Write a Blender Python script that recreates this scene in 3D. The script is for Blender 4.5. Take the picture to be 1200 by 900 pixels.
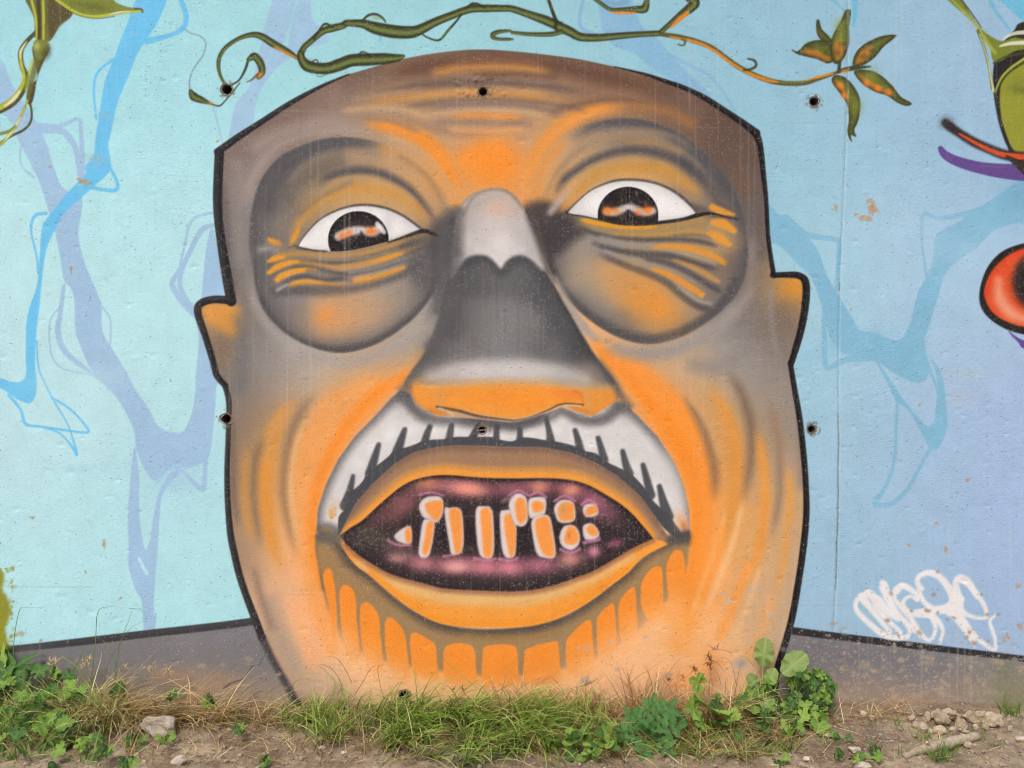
import bpy, bmesh, math, random
import numpy as np
from mathutils import Vector, Matrix, noise as mnoise

scene = bpy.context.scene
for o in list(bpy.data.objects): bpy.data.objects.remove(o, do_unlink=True)
COL = scene.collection
random.seed(11)

# ---------------------------------------------------------------- camera
S = 270.0                      # mural units per metre
EYE = (832 - 450) / S          # the lens is 1.41 m above the foot of the wall
DIST = 4.0
cam_d = bpy.data.cameras.new("camera"); cam_d.sensor_width = 36; cam_d.sensor_fit = 'HORIZONTAL'
cam_d.lens = 36 * DIST / (1200 / S); cam_d.clip_start = .05; cam_d.clip_end = 500
cam = bpy.data.objects.new("camera", cam_d); COL.objects.link(cam)
cam.location = (0, -DIST, EYE); cam.rotation_euler = (math.radians(90), 0, 0)
scene.camera = cam

# ------------------------------------------------- sky, veiled sun, exposure
SUN_EL, SUN_AZ = 52, 205       # degrees; azimuth clockwise from +Y: the light comes over the camera's left shoulder
world = bpy.data.worlds.new("World"); scene.world = world; world.use_nodes = True
wn = world.node_tree; wn.nodes.clear()
sky = wn.nodes.new('ShaderNodeTexSky'); sky.sky_type = 'NISHITA'; sky.sun_disc = False
sky.sun_elevation = math.radians(SUN_EL); sky.sun_rotation = math.radians(SUN_AZ); sky.air_density = 1.0; sky.dust_density = 4.0; sky.ozone_density = 1.0
bg = wn.nodes.new('ShaderNodeBackground'); bg.inputs['Strength'].default_value = .10
wo = wn.nodes.new('ShaderNodeOutputWorld')
hsv = wn.nodes.new('ShaderNodeHueSaturation'); hsv.inputs['Saturation'].default_value = 1.0   # hue kept as it is
wn.links.new(sky.outputs[0], hsv.inputs['Color']); wn.links.new(hsv.outputs[0], bg.inputs[0]); wn.links.new(bg.outputs[0], wo.inputs[0])
sun_d = bpy.data.lights.new("sun", 'SUN'); sun_d.energy = 1.3; sun_d.angle = math.radians(22); sun_d.color = (1, .99, .985)
sun = bpy.data.objects.new("sun", sun_d); COL.objects.link(sun)
az, el = math.radians(SUN_AZ), math.radians(SUN_EL)
sd = Vector((math.sin(az) * math.cos(el), math.cos(az) * math.cos(el), math.sin(el)))
sun.rotation_euler = sd.to_track_quat('Z', 'Y').to_euler(); sun.location = sd * 20
scene.view_settings.view_transform = 'Standard'; scene.view_settings.look = 'None'
scene.view_settings.exposure = 0.62; scene.cycles.filter_width = 1.1; scene.view_settings.gamma = 1

# =====================================================================
# MURAL: spray paint laid down stroke by stroke on the wall's own surface
# grid.  Units: 270 to the metre, u to the right, v downward.
# =====================================================================
def axis(lo, a, b, hi, fine, coarse):
    mid = np.arange(a, b + fine * .5, fine)
    left = []; s = fine; p = a
    while p > lo:
        s = min(s * 1.25, coarse); p -= s; left.append(p)
    right = []; s = fine; p = mid[-1]
    while p < hi:
        s = min(s * 1.25, coarse); p += s; right.append(p)
    return np.array(left[::-1] + list(mid) + right)
FINE = 1.0
GX = axis(-1200, -24, 1224, 2400, FINE, 60.)
GY = axis(-560, -24, 846, 950, FINE, 60.)
NW, NH = len(GX), len(GY)
rng = np.random.RandomState(7)
IMG = np.zeros((NH, NW, 3), np.float32)
GRAIN = rng.rand(NH, NW).astype(np.float32)
LAB = np.zeros((NH, NW), np.int16); REC = 0          # which painted part each bit of wall belongs to
def vnoise(sc, seed, sx=1.0, sy=1.0, octs=3):
    r = np.random.RandomState(seed); out = np.zeros((NH, NW), np.float32); amp = 1.; tot = 0.
    for o in range(octs):
        T = r.rand(128, 128).astype(np.float32)
        xs = (GX + 3000) / (sc * sx); ys = (GY + 3000) / (sc * sy)
        xi = np.floor(xs).astype(int); yi = np.floor(ys).astype(int)
        fx = (xs - xi); fy = (ys - yi); fx = fx * fx * (3 - 2 * fx); fy = fy * fy * (3 - 2 * fy)
        x0, x1, y0, y1 = xi % 128, (xi + 1) % 128, yi % 128, (yi + 1) % 128
        A = T[np.ix_(y0, x0)]; B = T[np.ix_(y0, x1)]; Cc = T[np.ix_(y1, x0)]; D = T[np.ix_(y1, x1)]
        f = fx[None, :].astype(np.float32); g = fy[:, None].astype(np.float32)
        out += amp * ((A * (1 - f) + B * f) * (1 - g) + (Cc * (1 - f) + D * f) * g)
        tot += amp; amp *= .55; sc = sc / 2.1
    return out / tot
def Q(ox, oy, s):
    v = [float(t) for t in s.replace(',', ' ').split()]
    return [(ox + v[i] / 4., oy + v[i + 1] / 4.) for i in range(0, len(v), 2)]
def XY(s):
    v = [float(t) for t in s.replace(',', ' ').split()]
    return [(v[i], v[i + 1]) for i in range(0, len(v), 2)]
def spline(P, closed=False, n=6):
    P = [tuple(p) for p in P]
    if len(P) < 3: return P
    out = []; N = len(P); rngN = N if closed else N - 1
    for i in range(rngN):
        if closed: a, b, c, d = P[(i - 1) % N], P[i], P[(i + 1) % N], P[(i + 2) % N]
        else: a, b, c, d = P[max(i - 1, 0)], P[i], P[i + 1], P[min(i + 2, N - 1)]
        for k in range(n):
            t = k / n; t2 = t * t; t3 = t2 * t
            out.append(tuple(.5 * ((2 * b[j]) + (-a[j] + c[j]) * t + (2 * a[j] - 5 * b[j] + 4 * c[j] - d[j]) * t2
                                   + (-a[j] + 3 * b[j] - 3 * c[j] + d[j]) * t3) for j in range(len(b))))
    if not closed: out.append(P[-1])
    return out
def box(x0, y0, x1, y1):
    return (max(np.searchsorted(GY, y0) - 1, 0), min(np.searchsorted(GY, y1) + 1, NH),
            max(np.searchsorted(GX, x0) - 1, 0), min(np.searchsorted(GX, x1) + 1, NW))
def mix(sl, col, a, clip=None, grain=0.):
    i0, i1, j0, j1 = sl
    if clip is not None: a = a * clip[i0:i1, j0:j1]
    if REC: LAB[i0:i1, j0:j1][a > .5] = REC
    if grain: a = np.clip(a + (GRAIN[i0:i1, j0:j1] - .5) * grain * 2.4 * a * (1 - a), 0, 1)
    c = np.array(col, np.float32)
    IMG[i0:i1, j0:j1] += (c - IMG[i0:i1, j0:j1]) * a[..., None]
def sdist(P, widths, pad, closed=False, along=False):
    """distance to a polyline minus its local half width, in its box"""
    P = np.array(P, float); W = np.array(widths, float)
    if closed: P = np.vstack([P, P[:1]]); W = np.append(W, W[0])
    m = pad + W.max()
    sl = box(P[:, 0].min() - m, P[:, 1].min() - m, P[:, 0].max() + m, P[:, 1].max() + m)
    i0, i1, j0, j1 = sl
    if i1 <= i0 or j1 <= j0: return (None, None, sl) if along else (None, sl)
    D = np.full((i1 - i0, j1 - j0), 1e3, np.float32); A = np.zeros_like(D) if along else None
    for k in range(len(P) - 1):
        a, b = P[k], P[k + 1]; mm = pad + max(W[k], W[k + 1])
        s0, s1, t0, t1 = box(min(a[0], b[0]) - mm, min(a[1], b[1]) - mm, max(a[0], b[0]) + mm, max(a[1], b[1]) + mm)
        if s1 <= s0 or t1 <= t0: continue
        X = GX[None, t0:t1]; Y = GY[s0:s1, None]; d = b - a; L = max(d @ d, 1e-9)
        t = np.clip(((X - a[0]) * d[0] + (Y - a[1]) * d[1]) / L, 0, 1)
        r = np.hypot(X - a[0] - t * d[0], Y - a[1] - t * d[1]) - (W[k] + (W[k + 1] - W[k]) * t)
        v = D[s0 - i0:s1 - i0, t0 - j0:t1 - j0]
        if along: av = A[s0 - i0:s1 - i0, t0 - j0:t1 - j0]; m_ = r < v; av[m_] = ((k + t) / (len(P) - 1))[m_]
        np.minimum(v, r, out=v)
    return (D, A, sl) if along else (D, sl)
def sm(x): x = np.clip(x, 0, 1); return x * x * (3 - 2 * x)
def widths_for(w, npts, nout):
    if np.isscalar(w): return np.full(nout, w / 2.)
    w = np.array(w, float) / 2.
    return np.interp(np.linspace(0, 1, nout), np.linspace(0, 1, len(w)), w)
def line(P, w, col, soft=1., a=1., clip=None, grain=.0, sp=True, closed=False, fade=0.):
    """a spray stroke: w = full width (or several along it), soft = half width of its fuzzy edge"""
    n0 = len(P)
    if sp: P = spline(P, closed)
    W = widths_for(w, n0, len(P))
    if fade:
        D, A, sl = sdist(P, W, soft + 1.5, closed, True)
        if D is None: return
        mix(sl, col, a * sm(.5 - D / (2 * soft)) * sm(A / fade) * sm((1 - A) / fade), clip, grain); return
    D, sl = sdist(P, W, soft + 1.5, closed)
    if D is None: return
    mix(sl, col, a * sm(.5 - D / (2 * soft)), clip, grain)
def inside(P, sl):
    i0, i1, j0, j1 = sl; X = GX[j0:j1]; Y = GY[i0:i1]
    M = np.zeros((i1 - i0, j1 - j0), bool); n = len(P)
    for k in range(n):
        (xa, ya), (xb, yb) = P[k][:2], P[(k + 1) % n][:2]
        if ya == yb: continue
        rows = np.where((Y >= min(ya, yb)) & (Y < max(ya, yb)))[0]
        for r in rows:
            M[r, np.searchsorted(X, xa + (Y[r] - ya) * (xb - xa) / (yb - ya)):] ^= True
    return M
def field(P, soft, sp=True):
    """signed distance to a closed outline (negative inside), clamped"""
    if sp: P = spline(P, True)
    D, sl = sdist(P, np.zeros(len(P)), soft + 2, True)
    M = inside(P, sl)
    return np.where(M, -D, D), sl
def poly(P, col, soft=1., a=1., clip=None, grain=0., sp=True):
    D, sl = field(P, soft, sp)
    mix(sl, col, a * sm(.5 - D / (2 * soft)), clip, grain)
def rim(P, col, w, soft=1.5, a=1., clip=None, grain=.0, sp=True):
    """paint that is dense at the outline and fades inwards over w"""
    D, sl = field(P, w * 3, sp)
    mix(sl, col, a * sm(.5 - D / (2 * soft)) * np.exp(-np.clip(-D, 0, 1e3) ** 1.3 / w ** 1.3), clip, grain)
def mask(P, soft=1., sp=True):
    M = np.zeros((NH, NW), np.float32)
    D, sl = field(P, soft, sp); i0, i1, j0, j1 = sl
    M[i0:i1, j0:j1] = sm(.5 - D / (2 * soft)); return M
def blob(cx, cy, rx, ry, ang, col, a=1., p=2., clip=None, grain=.0):
    """a puff of the can: soft ellipse"""
    R = max(rx, ry) * 2.3; sl = box(cx - R, cy - R, cx + R, cy + R); i0, i1, j0, j1 = sl
    if i1 <= i0 or j1 <= j0: return
    c, s = math.cos(math.radians(ang)), math.sin(math.radians(ang))
    X = GX[None, j0:j1] - cx; Y = GY[i0:i1, None] - cy
    d = np.sqrt(((X * c + Y * s) / rx) ** 2 + ((-X * s + Y * c) / ry) ** 2)
    mix(sl, col, (a * np.exp(-d ** p)).astype(np.float32), clip, grain)
def wash(samples, clip=None, scale=40., grey=0., lift=0.):
    """smooth blend of many base tones over an area"""
    S = np.array(samples, float); Lm = S[:, 2:] @ [.35, .5, .15]; S[:, 2:] += (Lm[:, None] * [1.04, 1., .95] - S[:, 2:]) * np.where(S[:, 1:2] < 445, grey, grey * .25) + lift; num = np.zeros((NH, NW, 3), np.float32); den = np.zeros((NH, NW), np.float32)
    for x, y, r, g, b in S:
        d2 = ((GX[None, :] - x) ** 2 + (GY[:, None] - y) ** 2) / scale ** 2
        w = (np.exp(-d2 * .8) + .0006 / (1 + d2) ** 1.5).astype(np.float32)
        den += w; num += w[..., None] * np.array((r, g, b), np.float32)
    num /= den[..., None]
    if clip is None: IMG[:] = num
    else: IMG[:] += (num - IMG) * clip[..., None]

K_OUT, K_FACE, K_BAND, K_LEAF = 1, 2, 3, list(range(60, 66))
PARTS = [(10, 'painted_creeper', 0), (11, 'painted_creeper', 0), (12, 'painted_creeper', 0), (13, 'painted_creeper', 0), (14, 'painted_creeper', 0), (15, 'painted_creeper', 0), (20, 'painted_vine', 0), (21, 'painted_plant', 0), (22, 'painted_moss', 0), (23, 'painted_pod', 0),
         (24, 'painted_feeler', 0), (25, 'painted_stripe', 0), (26, 'painted_eyeball', 0), (27, 'scrawled_tag', 0)]
def rec(k):
    global REC
    REC = k
# ---- outlines of the painted shapes --------------------------------------
TOPL = XY('255 178, 280 160, 300 147, 340 121, 375 102, 409 87')
TOPC = XY('409 87, 430 81, 465 71, 500 64, 535 59.5, 565 58, 600 60, 640 64, 680 69.5, 720 78')
TOPR = XY('720 78, 755 86.5, 780 95, 800 102, 825 114, 850 130, 872 145, 886 156')
RIGHT1 = XY('886 156, 891 172, 895 207, 898 235, 900 275, 904 306, 907 323')
EARR = XY('905 322.5, 922 322, 936 323, 944 331, 944 355, 939 385, 932 410, 927 426')
RIGHT2 = XY('926 425, 931 455, 937 490, 941 525, 944 562, 945 600, 942 637, 936 680, 929 720, 922 747, 915 770, 911 785, 905 830')
LEFT1 = XY('257 179, 255 225, 256 257, 261 295, 266 325, 271 353')
EARL = XY('271 352, 250 351, 235 356, 232 367, 241 395, 250 425, 254 440, 264 452')
LEFT2 = XY('264 452, 268 470, 268 490, 267 520, 266 555, 267 590, 270 625, 275 650, 281 675, 290 702, 300 728, 307 747, 319 772, 329 790, 340 810, 350 830')
FACE = spline(TOPL) + spline(TOPC)[1:] + spline(TOPR)[1:] + spline(RIGHT1)[1:] + spline(EARR) + spline(RIGHT2) + [(350, 835)] + spline(LEFT2)[::-1] + spline(EARL)[::-1] + spline(LEFT1)[::-1]
GROUNDL = XY('297 728, 260 733, 225 737, 175 742.5, 100 751.5, 50 757, 12 761, -60 768, -300 795')
GROUNDR = XY('927 739, 975 745, 1050 754, 1125 763, 1200 772, 1300 785, 1500 808')
SOCKL = spline(XY('294 300, 293 268, 297 238, 307 209, 328 184, 354 171, 378 163.5, 405 161, 440 166, 475 181, 505 205, 522 228, 528 262, 526 298, 517 325, 500 355, 475 381, 440 403, 400 413, 362 405, 330 386, 305 354'), True)
SOCKR = spline(XY('632 262, 622 238, 623 212, 633 187, 655 162, 682 147, 712 140.5, 740 139, 770 145, 800 159, 825 180, 848 205, 863 230, 873 262, 876 300, 869 334, 850 360, 825 380, 795 396, 762 403, 730 397, 700 381, 671 357, 655 335, 643 306'), True)
EYEL = spline(Q(300,225,'200 248, 228 203, 300 128, 400 78, 500 62, 600 75, 680 108, 740 148, 780 181, 700 206, 620 231, 500 261, 400 278, 300 273, 225 265'), True)
EYER = spline(Q(600,225,'265 96, 350 10, 420 -30, 500 -52, 600 -52, 680 -36, 750 -5, 800 30, 845 75, 860 100, 800 124, 700 138, 600 148, 500 145, 400 125, 320 110'), True)
IRISL = [(420 + 35.5 * math.cos(t), 281 + 33.5 * math.sin(t)) for t in np.linspace(0, 2 * math.pi, 40)[:-1]]
IRISR = [(736 + 35.5 * math.cos(t), 252.5 + 33.5 * math.sin(t)) for t in np.linspace(0, 2 * math.pi, 40)[:-1]]
BRIDGE = spline(XY('528 326, 530 300, 533 270, 540 243, 552 229, 570 222, 588 222, 604 232, 613 245, 622 268, 630 289, 637 316, 622 304, 611 299, 600 301, 592 307, 587 314, 581 308, 571 300, 557 299, 545 304, 535 318'), True)
NOSE = spline(XY('521 345, 527 310, 533 268, 542 240, 556 227, 578 221.5, 597 226, 612 243, 630 288, 650 334, 668 366, 693 410, 722 449, 724 466, 711 482, 692 487, 676 482, 661 475, 642 480, 620 489, 600 492, 562 487, 537 481, 529 486, 512 487, 497 482, 485 473, 478 462, 474 450, 480 437, 494 418, 506 394'), True)
NOSEUNDER = spline(XY('479 448, 500 449, 540 447, 590 444, 640 447, 690 453, 722 456, 722 468, 711 482, 692 487, 676 482, 661 475, 642 480, 620 489, 600 492, 562 487, 537 481, 529 486, 512 487, 497 482, 485 472'), True)
MUST = spline(XY('385 622, 372 618, 371 597, 381 567, 397 537, 417 510, 440 487, 460 465, 471 446, 481 455, 486 473, 497 483, 512 488, 530 487, 562 491, 600 495, 620 491, 640 484, 658 477, 675 486, 692 489, 712 485, 724 470, 732 473, 748 488, 770 511, 790 542, 802 572, 808 600, 809 628, 790 632'), True)
MUSTALL = XY('371 622, 372 597, 382 567, 397 537, 417 510, 440 487, 458 467, 470 457, 481 461, 487 474, 512 488, 562 491, 600 495, 640 484, 658 477, 692 489, 724 470, 732 473, 748 488, 770 511, 790 542, 802 572, 808 600, 809 632')
LIPTOP = XY('390 633, 398 627, 417 591, 440 565, 462 545, 485 531, 512 524.5, 537 522.5, 565 523, 600 524.5, 637 525, 670 531.5, 700 544, 725 560, 750 582, 770 610, 786 634')
MTOP = XY('399 628, 412 618, 425 610, 450 587, 475 567.5, 500 559, 525 557, 562 560, 600 561, 650 561, 682 566, 710 580, 735 597, 752 615, 765 631')
MBOT = XY('765 631, 740 643, 720 655, 695 669, 677 676, 650 685.5, 625 691, 600 693, 575 692.5, 525 690, 500 684.5, 462 674, 440 663, 420 650, 405 637')
MOUTH = spline(MTOP) + spline(MBOT)
UPLIP = spline(LIPTOP) + [(783, 636)] + spline(MTOP)[::-1] + [(396, 634)]
LOBOT = XY('399 636, 408 652, 420 665, 435 675, 460 697, 485 715, 510 728.5, 537 734, 570 735.5, 600 735, 630 732, 662 721, 695 702, 717 685, 735 672, 755 652, 782 638')
LOLIP = spline(LOBOT) + spline(MBOT)
BEARD = spline(XY('385 618, 371 625, 369 640, 372 660, 377 690, 388 725, 405 755, 450 775, 540 790, 610 792, 690 775, 740 745, 775 710, 800 680, 808 640, 800 630, 782 638, 755 653, 717 686, 662 722, 600 736, 537 735, 485 716, 435 676, 405 645'), True)
FINGERS = [spline(XY(s), True) for s in (
 '379 678, 382 667, 388 668, 391.5 682, 393.5 700, 395 726, 396 760, 390 760, 385 710',
 '398 697, 401 687, 407 685.5, 414 692, 417 705, 418 725, 421 770, 408 772, 400 732',
 '422 718, 424 708, 430 706, 439 713, 444 725, 446 745, 448 785, 432 788, 423.5 750',
 '451 735, 453 726, 458 723.5, 467 731, 474 742, 476.5 758, 480 798, 466 800, 453.5 772',
 '480.5 752, 482 743, 488 741.5, 500 748, 510 756, 512 775, 513 794, 498 796, 485 788, 482 770',
 '519.5 768, 522 759, 529 755, 540 753.5, 552 757, 557 765, 557.5 780, 558 800, 540 803, 523 799, 520 785',
 '565.5 765, 568 758, 580 755.5, 595 755.5, 604 758, 606.5 766, 607 785, 607.5 803, 585 806, 566 803',
 '614.5 768, 617 761, 628 756.5, 645 752.5, 653 752, 655 762, 656.5 785, 658 800, 636 803, 615 800',
 '663.5 755, 667 746, 680 733, 690 726.5, 693.5 732, 694.5 750, 696 775, 690 790, 672 793, 664 780',
 '699.5 728, 702 721, 710 712, 718 707.5, 720.5 716, 722 735, 722.5 755, 715 770, 702 770, 699.5 748',
 '725 710, 728 702, 736 692, 743 688, 745 697, 746 715, 747 735, 740 752, 728 750, 725 730',
 '751 690, 753 681, 760 670, 768 664, 775 666, 776.5 680, 777 700, 776 722, 762 728, 752 712',
 '781 668, 784 655, 790 646, 797 645, 801 652, 803 668, 803 690, 796 705, 784 700')]
TEETH = [spline(p, True) for p in (
 Q(300,450,'650 710, 690 676, 724 670, 728 740, 700 748, 665 735'),
 Q(300,450,'765 572, 790 536, 838 526, 873 540, 876 600, 850 648, 810 635, 780 618'),
 Q(300,450,'783 645, 805 634, 835 642, 830 720, 808 806, 765 802, 770 720'),
 Q(300,450,'884 592, 910 582, 948 582, 967 620, 969 770, 920 798, 905 740'),
 Q(300,450,'1034 582, 1065 574, 1100 582, 1112 640, 1111 800, 1060 811, 1040 760, 1030 650'),
 XY('586 603, 592 598, 600 599, 604.5 612, 604.5 640, 602 652, 593 653, 588 640'),
 XY('596.5 590, 601 581, 609 578.5, 616.5 584, 618.5 600, 617.5 612, 611 617, 603 613, 598 600'),
 Q(600,450,'78 548, 110 531, 155 538, 157 595, 142 613, 85 626'),
 Q(600,450,'92 645, 115 618, 150 612, 176 625, 190 680, 202 805, 150 813, 115 790, 96 700'),
 Q(600,450,'198 585, 225 547, 275 547, 294 578, 290 640, 222 646'),
 Q(600,450,'333 592, 345 566, 385 565, 403 590, 395 616, 350 622'),
 Q(600,450,'224 712, 245 668, 290 664, 315 700, 312 752, 275 778, 234 756'),
 Q(600,450,'334 668, 374 655, 405 690, 400 720, 345 728'))]
TEETHCORE = [spline(p, True) for p in (
 Q(300,450,'700 690, 722 676, 726 738, 706 738'),
 Q(300,450,'796 568, 830 550, 868 552, 870 600, 848 638, 815 615'),
 Q(300,450,'803 655, 830 652, 824 720, 806 790, 782 786, 792 720'),
 Q(300,450,'908 600, 945 590, 962 630, 962 765, 935 785, 920 700'),
 Q(300,450,'1055 600, 1092 590, 1104 640, 1104 790, 1070 798, 1060 700'),
 XY('591 610, 597 603, 601 604, 604 625, 602 648, 597 648'),
 XY('604 592, 609 584, 615 588, 617 603, 613 612, 607 610'),
 Q(600,450,'95 560, 120 550, 145 560, 143 590, 105 600'),
 Q(600,450,'112 650, 150 625, 172 640, 190 730, 192 800, 150 795, 125 740'),
 Q(600,450,'218 590, 240 560, 280 560, 288 590, 284 632, 232 636'),
 Q(600,450,'345 600, 360 580, 390 572, 398 592, 388 608, 352 614'),
 Q(600,450,'248 712, 265 672, 290 672, 308 705, 305 740, 278 752, 250 742'),
 Q(600,450,'350 680, 375 662, 400 692, 390 712, 365 705'))]

def paint():
    # ---- background -----------------------------------------------------
    wash([(-300, 0, 166, 226, 238), (0, 0, 168, 226, 236), (80, 60, 170, 230, 240), (150, 200, 178, 238, 246), (60, 300, 196, 240, 246), (200, 350, 190, 237, 243), (190, 250, 190, 236, 243),
          (60, 480, 195, 236, 243), (200, 600, 184, 232, 240), (60, 650, 193, 236, 243), (60, 720, 184, 238, 245), (230, 700, 182, 236, 243), (220, 60, 172, 228, 238), (350, 60, 166, 224, 232),
          (500, 20, 164, 220, 230), (600, 30, 158, 214, 226), (700, 60, 156, 208, 222), (840, 60, 152, 202, 222), (900, 180, 154, 204, 222),
          (960, 60, 154, 200, 222), (1050, 60, 156, 196, 222), (1120, 100, 160, 196, 224), (1000, 200, 160, 204, 226), (1060, 300, 172, 208, 230),
          (960, 300, 168, 214, 228), (1130, 320, 174, 206, 234), (1150, 200, 160, 198, 226), (960, 480, 164, 208, 226), (1050, 560, 166, 202, 228), (1150, 500, 172, 198, 232),
          (1180, 620, 170, 196, 232), (960, 650, 164, 204, 226), (1000, 720, 160, 196, 222), (1150, 700, 166, 194, 226), (1500, 400, 168, 196, 230)], scale=90)
    LAV = (166, 202, 234); AZ = (112, 203, 250); SKY = (134, 191, 220); MID = (140, 190, 224)
    P = lambda s, c, soft=.9, a=.95, sp=True: poly(XY(s), c, soft, a, sp=sp)
    L = lambda s, w, c, soft=.8, a=.9: line(XY(s), w, c, soft, a)
    # lavender creeper, far left
    rec(10)
    P('-40 40, 0 68, 12 95, 26 117, 42 142, 55 170, 72 218, 96 232, 92 275, 100 310, 118 355, 121 390, 145 430, 158 455, 175 480, 186 500, 205 507, 216 504, 226 480, 232 450, 252 450, 251 490, 248 520, 243 538, 225 547, 205 548, 193 555, 185 563, 176 560, 167 545, 160 528, 157 505, 148 485, 136 465, 121 450, 105 430, 92 400, 88 385, 86 345, 75 328, 72 310, 65 275, 50 225, 40 200, 22 165, 10 140, -40 90', LAV)
    P('250 270, 262 335, 258 400, 252 460, 230 460, 233 400, 236 350, 241 295, 247 268', LAV)
    L('40 148, 55 149, 70 148, 88 140, 94 142, 95 155, 97 190, 96 205', [10, 9, 6, 4, 4, 5, 6, 6], LAV); L('40 152, 55 152, 75 155, 88 172, 92 190, 94 205', [10, 9, 8, 7, 7, 7], LAV)
    L('24 172, 24 190, 30 200, 40 208', 2.5, LAV)
    L('75 335, 70 370, 68 390, 76 412, 100 432, 122 448', [4, 6, 7, 7, 5, 4], LAV); L('70 360, 59 375, 58 400, 62 420, 74 432, 108 440', 2, LAV)
    L('113 352, 126 368, 130 380, 129 405', 2, LAV)
    L('252 249, 233 253, 222 263, 217 285, 211 310', 3, LAV); L('252 263, 237 269, 226 288, 215 310, 203 328, 203 337, 214 354, 232 372', [4, 7, 6, 6, 6, 7, 7, 8], LAV); L('226 285, 213 318, 211 335, 220 355, 232 372, 236 400', [4, 5, 6, 7, 8, 4], LAV)
    P('157 525, 163 560, 163 590, 165 620, 170 643, 176 632, 180 605, 184 585, 192 565, 205 548, 212 552, 198 568, 190 582, 187 605, 185 640, 182 675, 180 710, 181 735, 169 735, 166 705, 158 690, 150 660, 151 640, 150 600', LAV)
    L('163 655, 168 665, 172 672', 4, IMG[400, 200]); L('212 550, 222 560, 234 572, 239 570, 241 540', [2, 4, 6, 6, 5], LAV)
    L('170 730, 169 745', 3, LAV); L('182 720, 180 745', 3, LAV)
    # azure creeper over it
    rec(11)
    P('165 -10, 150 25, 140 50, 133 70, 123 95, 117 130, 112 160, 110 180, 100 195, 99 205, 80 225, 70 237, 52 260, 48 275, 46 305, 43 335, 32 370, 30 410, 30 440, 20 448, 0 443, -40 430, -40 445, 0 455, 20 468, 36 472, 43 455, 41 430, 42 395, 46 360, 50 320, 55 290, 64 270, 75 250, 95 232, 110 218, 125 205, 130 195, 127 170, 130 155, 138 120, 150 90, 160 65, 172 45, 185 25, 196 -10', AZ, 1)
    L('207 -8, 215 8, 218 22, 214 33, 200 41, 172 48', [5, 6, 6, 6, 5, 8], AZ); L('133 70, 120 79, 112 90, 110 110, 113 140', [4, 3, 3, 3, 2.5], AZ)
    L('128 195, 135 208, 138 218, 134 223, 120 222, 100 218', [3, 4, 4, 5, 4, 6], AZ); L('54 250, 42 252, 37 262, 37 275, 43 300, 45 320', [4, 4, 3, 2.5, 2.5, 3], AZ)
    L('43 400, 45 430, 52 448, 62 468, 74 488, 82 504, 90 532, 84 523, 70 508, 48 500, 30 497, 24 480, 10 463', [2, 2.5, 2, 2, 2, 2, 3.5, 3, 2, 2.5, 4, 3, 4], AZ); L('60 466, 76 475, 90 487, 103 503, 100 507, 75 504, 50 500', [2, 3, 2.5, 3, 3, 3, 2], AZ)
    blob(112, 186, 12, 6, 10, (160, 190, 205), .6); blob(122, 135, 12, 5, 20, (150, 196, 215), .5)
    # upper lavender branch behind the vine
    rec(12)
    P('325 -10, 312 25, 306 50, 298 85, 290 105, 276 122, 270 150, 266 172, 282 160, 296 147, 300 120, 312 95, 328 75, 345 55, 360 45, 365 30, 362 -10, 352 -10, 345 10, 338 50, 330 65, 335 40, 345 15, 350 -10', LAV, 1.2, .85)
    P('362 -10, 366 20, 380 35, 385 48, 372 54, 352 58, 335 72, 322 76, 340 60, 358 40, 360 15', LAV, 1.2, .8)
    L('250 125, 255 145, 262 172', 1.8, LAV); blob(446, 42, 2, 7, 0, (110, 180, 225), .8)
    # right branch (upper)
    rec(13)
    P('705 -10, 704 25, 708 40, 722 55, 742 62, 765 80, 790 95, 830 115, 830 108, 806 85, 790 68, 770 45, 752 30, 742 5, 738 -10', MID, 1.2, .9)
    L('685 -5, 680 15, 680 30, 690 38, 706 44', [4, 4, 5, 6, 8], MID); L('785 64, 805 75, 828 86, 840 98, 852 115, 862 130', [3, 4, 4, 4, 3, 3], MID)
    L('705 -5, 718 4, 735 2', 6, (110, 160, 190), 2, .5)
    # right creeper
    rec(14)
    P('895 240, 912 250, 928 266, 945 277, 958 293, 970 325, 985 350, 1000 375, 1006 386, 1025 390, 1040 396, 1054 398, 1066 380, 1075 345, 1092 310, 1095 280, 1103 270, 1120 262, 1145 245, 1175 225, 1210 205, 1210 258, 1190 262, 1165 270, 1145 290, 1112 315, 1100 345, 1088 385, 1084 400, 1088 430, 1085 445, 1070 448, 1045 436, 1030 425, 1005 418, 985 412, 972 395, 968 375, 960 350, 950 325, 935 310, 918 292, 905 285, 896 295', SKY, 1.2, .95)
    L('920 258, 945 275, 975 280, 983 285, 982 310, 980 340', [14, 8, 6, 6, 5, 4], SKY); L('966 360, 966 400, 967 425, 972 431, 990 422, 1025 418', [6, 6, 6, 6, 7, 10], SKY)
    L('1152 246, 1130 251, 1100 256, 1083 250, 1080 265, 1081 290, 1085 318, 1088 336', [9, 7, 5, 4, 4, 3.5, 3, 3], SKY)
    P('1025 420, 1040 440, 1050 455, 1060 470, 1075 488, 1084 498, 1092 498, 1096 485, 1098 450, 1096 435, 1088 410, 1092 420, 1104 440, 1110 485, 1109 505, 1100 525, 1090 526, 1080 508, 1065 482, 1050 470, 1040 450', SKY, 1.2)
    L('1052 465, 1050 500, 1048 540, 1038 570, 1026 590, 1045 590, 1062 575, 1078 548, 1092 522', [4, 4, 4, 5, 7, 6, 5, 4, 4], SKY, 1.2)
    L('1085 420, 1094 445, 1100 460', [4, 3, 3], SKY)
    BR = (110, 192, 225)
    rec(15)
    P('1165 -10, 1180 8, 1200 25, 1215 30, 1215 -10', BR); L('1158 -8, 1165 10, 1178 28, 1186 40', [5, 4, 2.5, 2], BR)
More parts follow.
